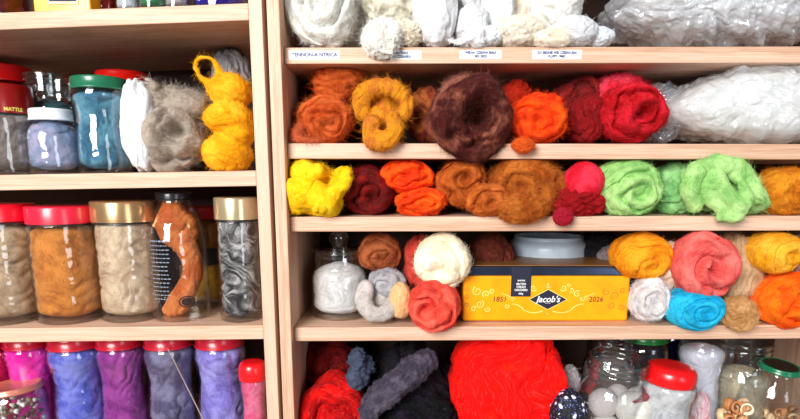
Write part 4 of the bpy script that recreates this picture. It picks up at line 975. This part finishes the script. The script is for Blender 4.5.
jar('frosted white jar at the back, right of the domed red lid', 677, 721, 338, 'R5', .085, 'waist', 'none', tint='f8faff', content=dict(c='f4f2ee', c2='d4d0cc', frac=.95, label='bluish-white wool filling the frosted jar'), h=.152)
wool('small red and white patterned cloth scrap beside the domed red lid', 691, 388, 707, 440, .060, .02, 'd8b8c0', 'c01838', 'f0e4e8', style='fold', ang=60, fuzz=0, row='R5', name='cloth_scrap', cat='cloth', group='sewing oddments', patch=.5)
jar('clear wide jar of beige wool left of the small green lid', 715, 768, 338, 'R5', .085, 'wide', 'none', neck_rings=2, content=dict(c='a89c84', c2='6c5c48', c3='c8bca4', frac=.74, label='beige and grey wool inside the wide clear jar', freq=3, depth=.22), h=.150)
gj = jar('clear jar with a small green and black lid at the right of the bottom shelf', 741, 797, 365, 'R5', .038, 'bottle', 'flat', '0c6c48', .0075, lidr=.66, tilt=(5, 7), group='glass jars of oddments')
ld = [k for k in gj['kids'] if k.name.startswith('lid')][0]
V, F = lathe([(gj['R'] * .54, gj['H'] - .0004), (gj['R'] * .02, gj['H'] - .0002)], 40)
o = link('lid_disc', mesh_np('lid_disc', V, F), plain('0c1414', .3)); o.parent = ld; o.matrix_parent_inverse = Matrix(); o['label'] = 'black printed disc'
rnd = random.Random(8)
def curl_mesh(seed, r=.0075, turns=1.6, w=.0030):
    rr = random.Random(seed); bm = bmesh.new(); L = []
    n = 26
    for i in range(n):
        a = i / (n - 1) * turns * 2 * math.pi; rad = r * (1 - .28 * i / n)
        p = Vector((math.cos(a) * rad, (i / n - .5) * .003, math.sin(a) * rad)); ax = Vector((0, 1, 0))
        L.append([bm.verts.new(p + ax * w * s + p.normalized() * t_) for s, t_ in ((-1, 0), (1, 0), (1, .0009), (-1, .0009))])
    for i in range(n - 1):
        for k in range(4): bm.faces.new((L[i][k], L[i][(k + 1) % 4], L[i + 1][(k + 1) % 4], L[i + 1][k]))
    bm.faces.new(L[0]); bm.faces.new(L[-1][::-1])
    return mesh_bm('wood_curl', bm, True)
cm = []
for k, c in enumerate(('d8a470', 'e8c498', 'c48450', 'f0dcc0')):
    me = curl_mesh(k, .0075 - .0006 * k, 1.2 + .25 * k); me.materials.append(plain(c, .5)); cm.append(me)
def curls(cxp, cyp, Y, n, sx, sz, sy, label, group, big=1.0):
    C = P(cxp, cyp, Y); pts = []
    for k in range(3000):
        if len(pts) >= n: break
        p = C + Vector((rnd.uniform(-sx, sx), rnd.uniform(-sy, sy), rnd.uniform(-sz, 0)))
        if all((p - q).length > .0085 * big for q in pts): pts.append(p)
    for p in pts:
        o = bpy.data.objects.new('wood_curl', rnd.choice(cm)); COL.objects.link(o); o.location = p; o.scale = (big,) * 3
        o.rotation_euler = (rnd.uniform(-.8, .8), rnd.uniform(0, 6), rnd.uniform(-1.3, 1.3)); tag(o, label, 'wood curl', group)
curls(786, 410, .040, 34, .019, .045, .017, 'pale curled shaving among those inside the green-lidded jar', 'curled shavings in the green-lidded jar', .9)
curls(731, 404, .022, 16, .017, .040, .012, 'loose tan curled shaving piled in front of the wide clear jar', 'loose curled shavings on the bottom shelf', 1.25)
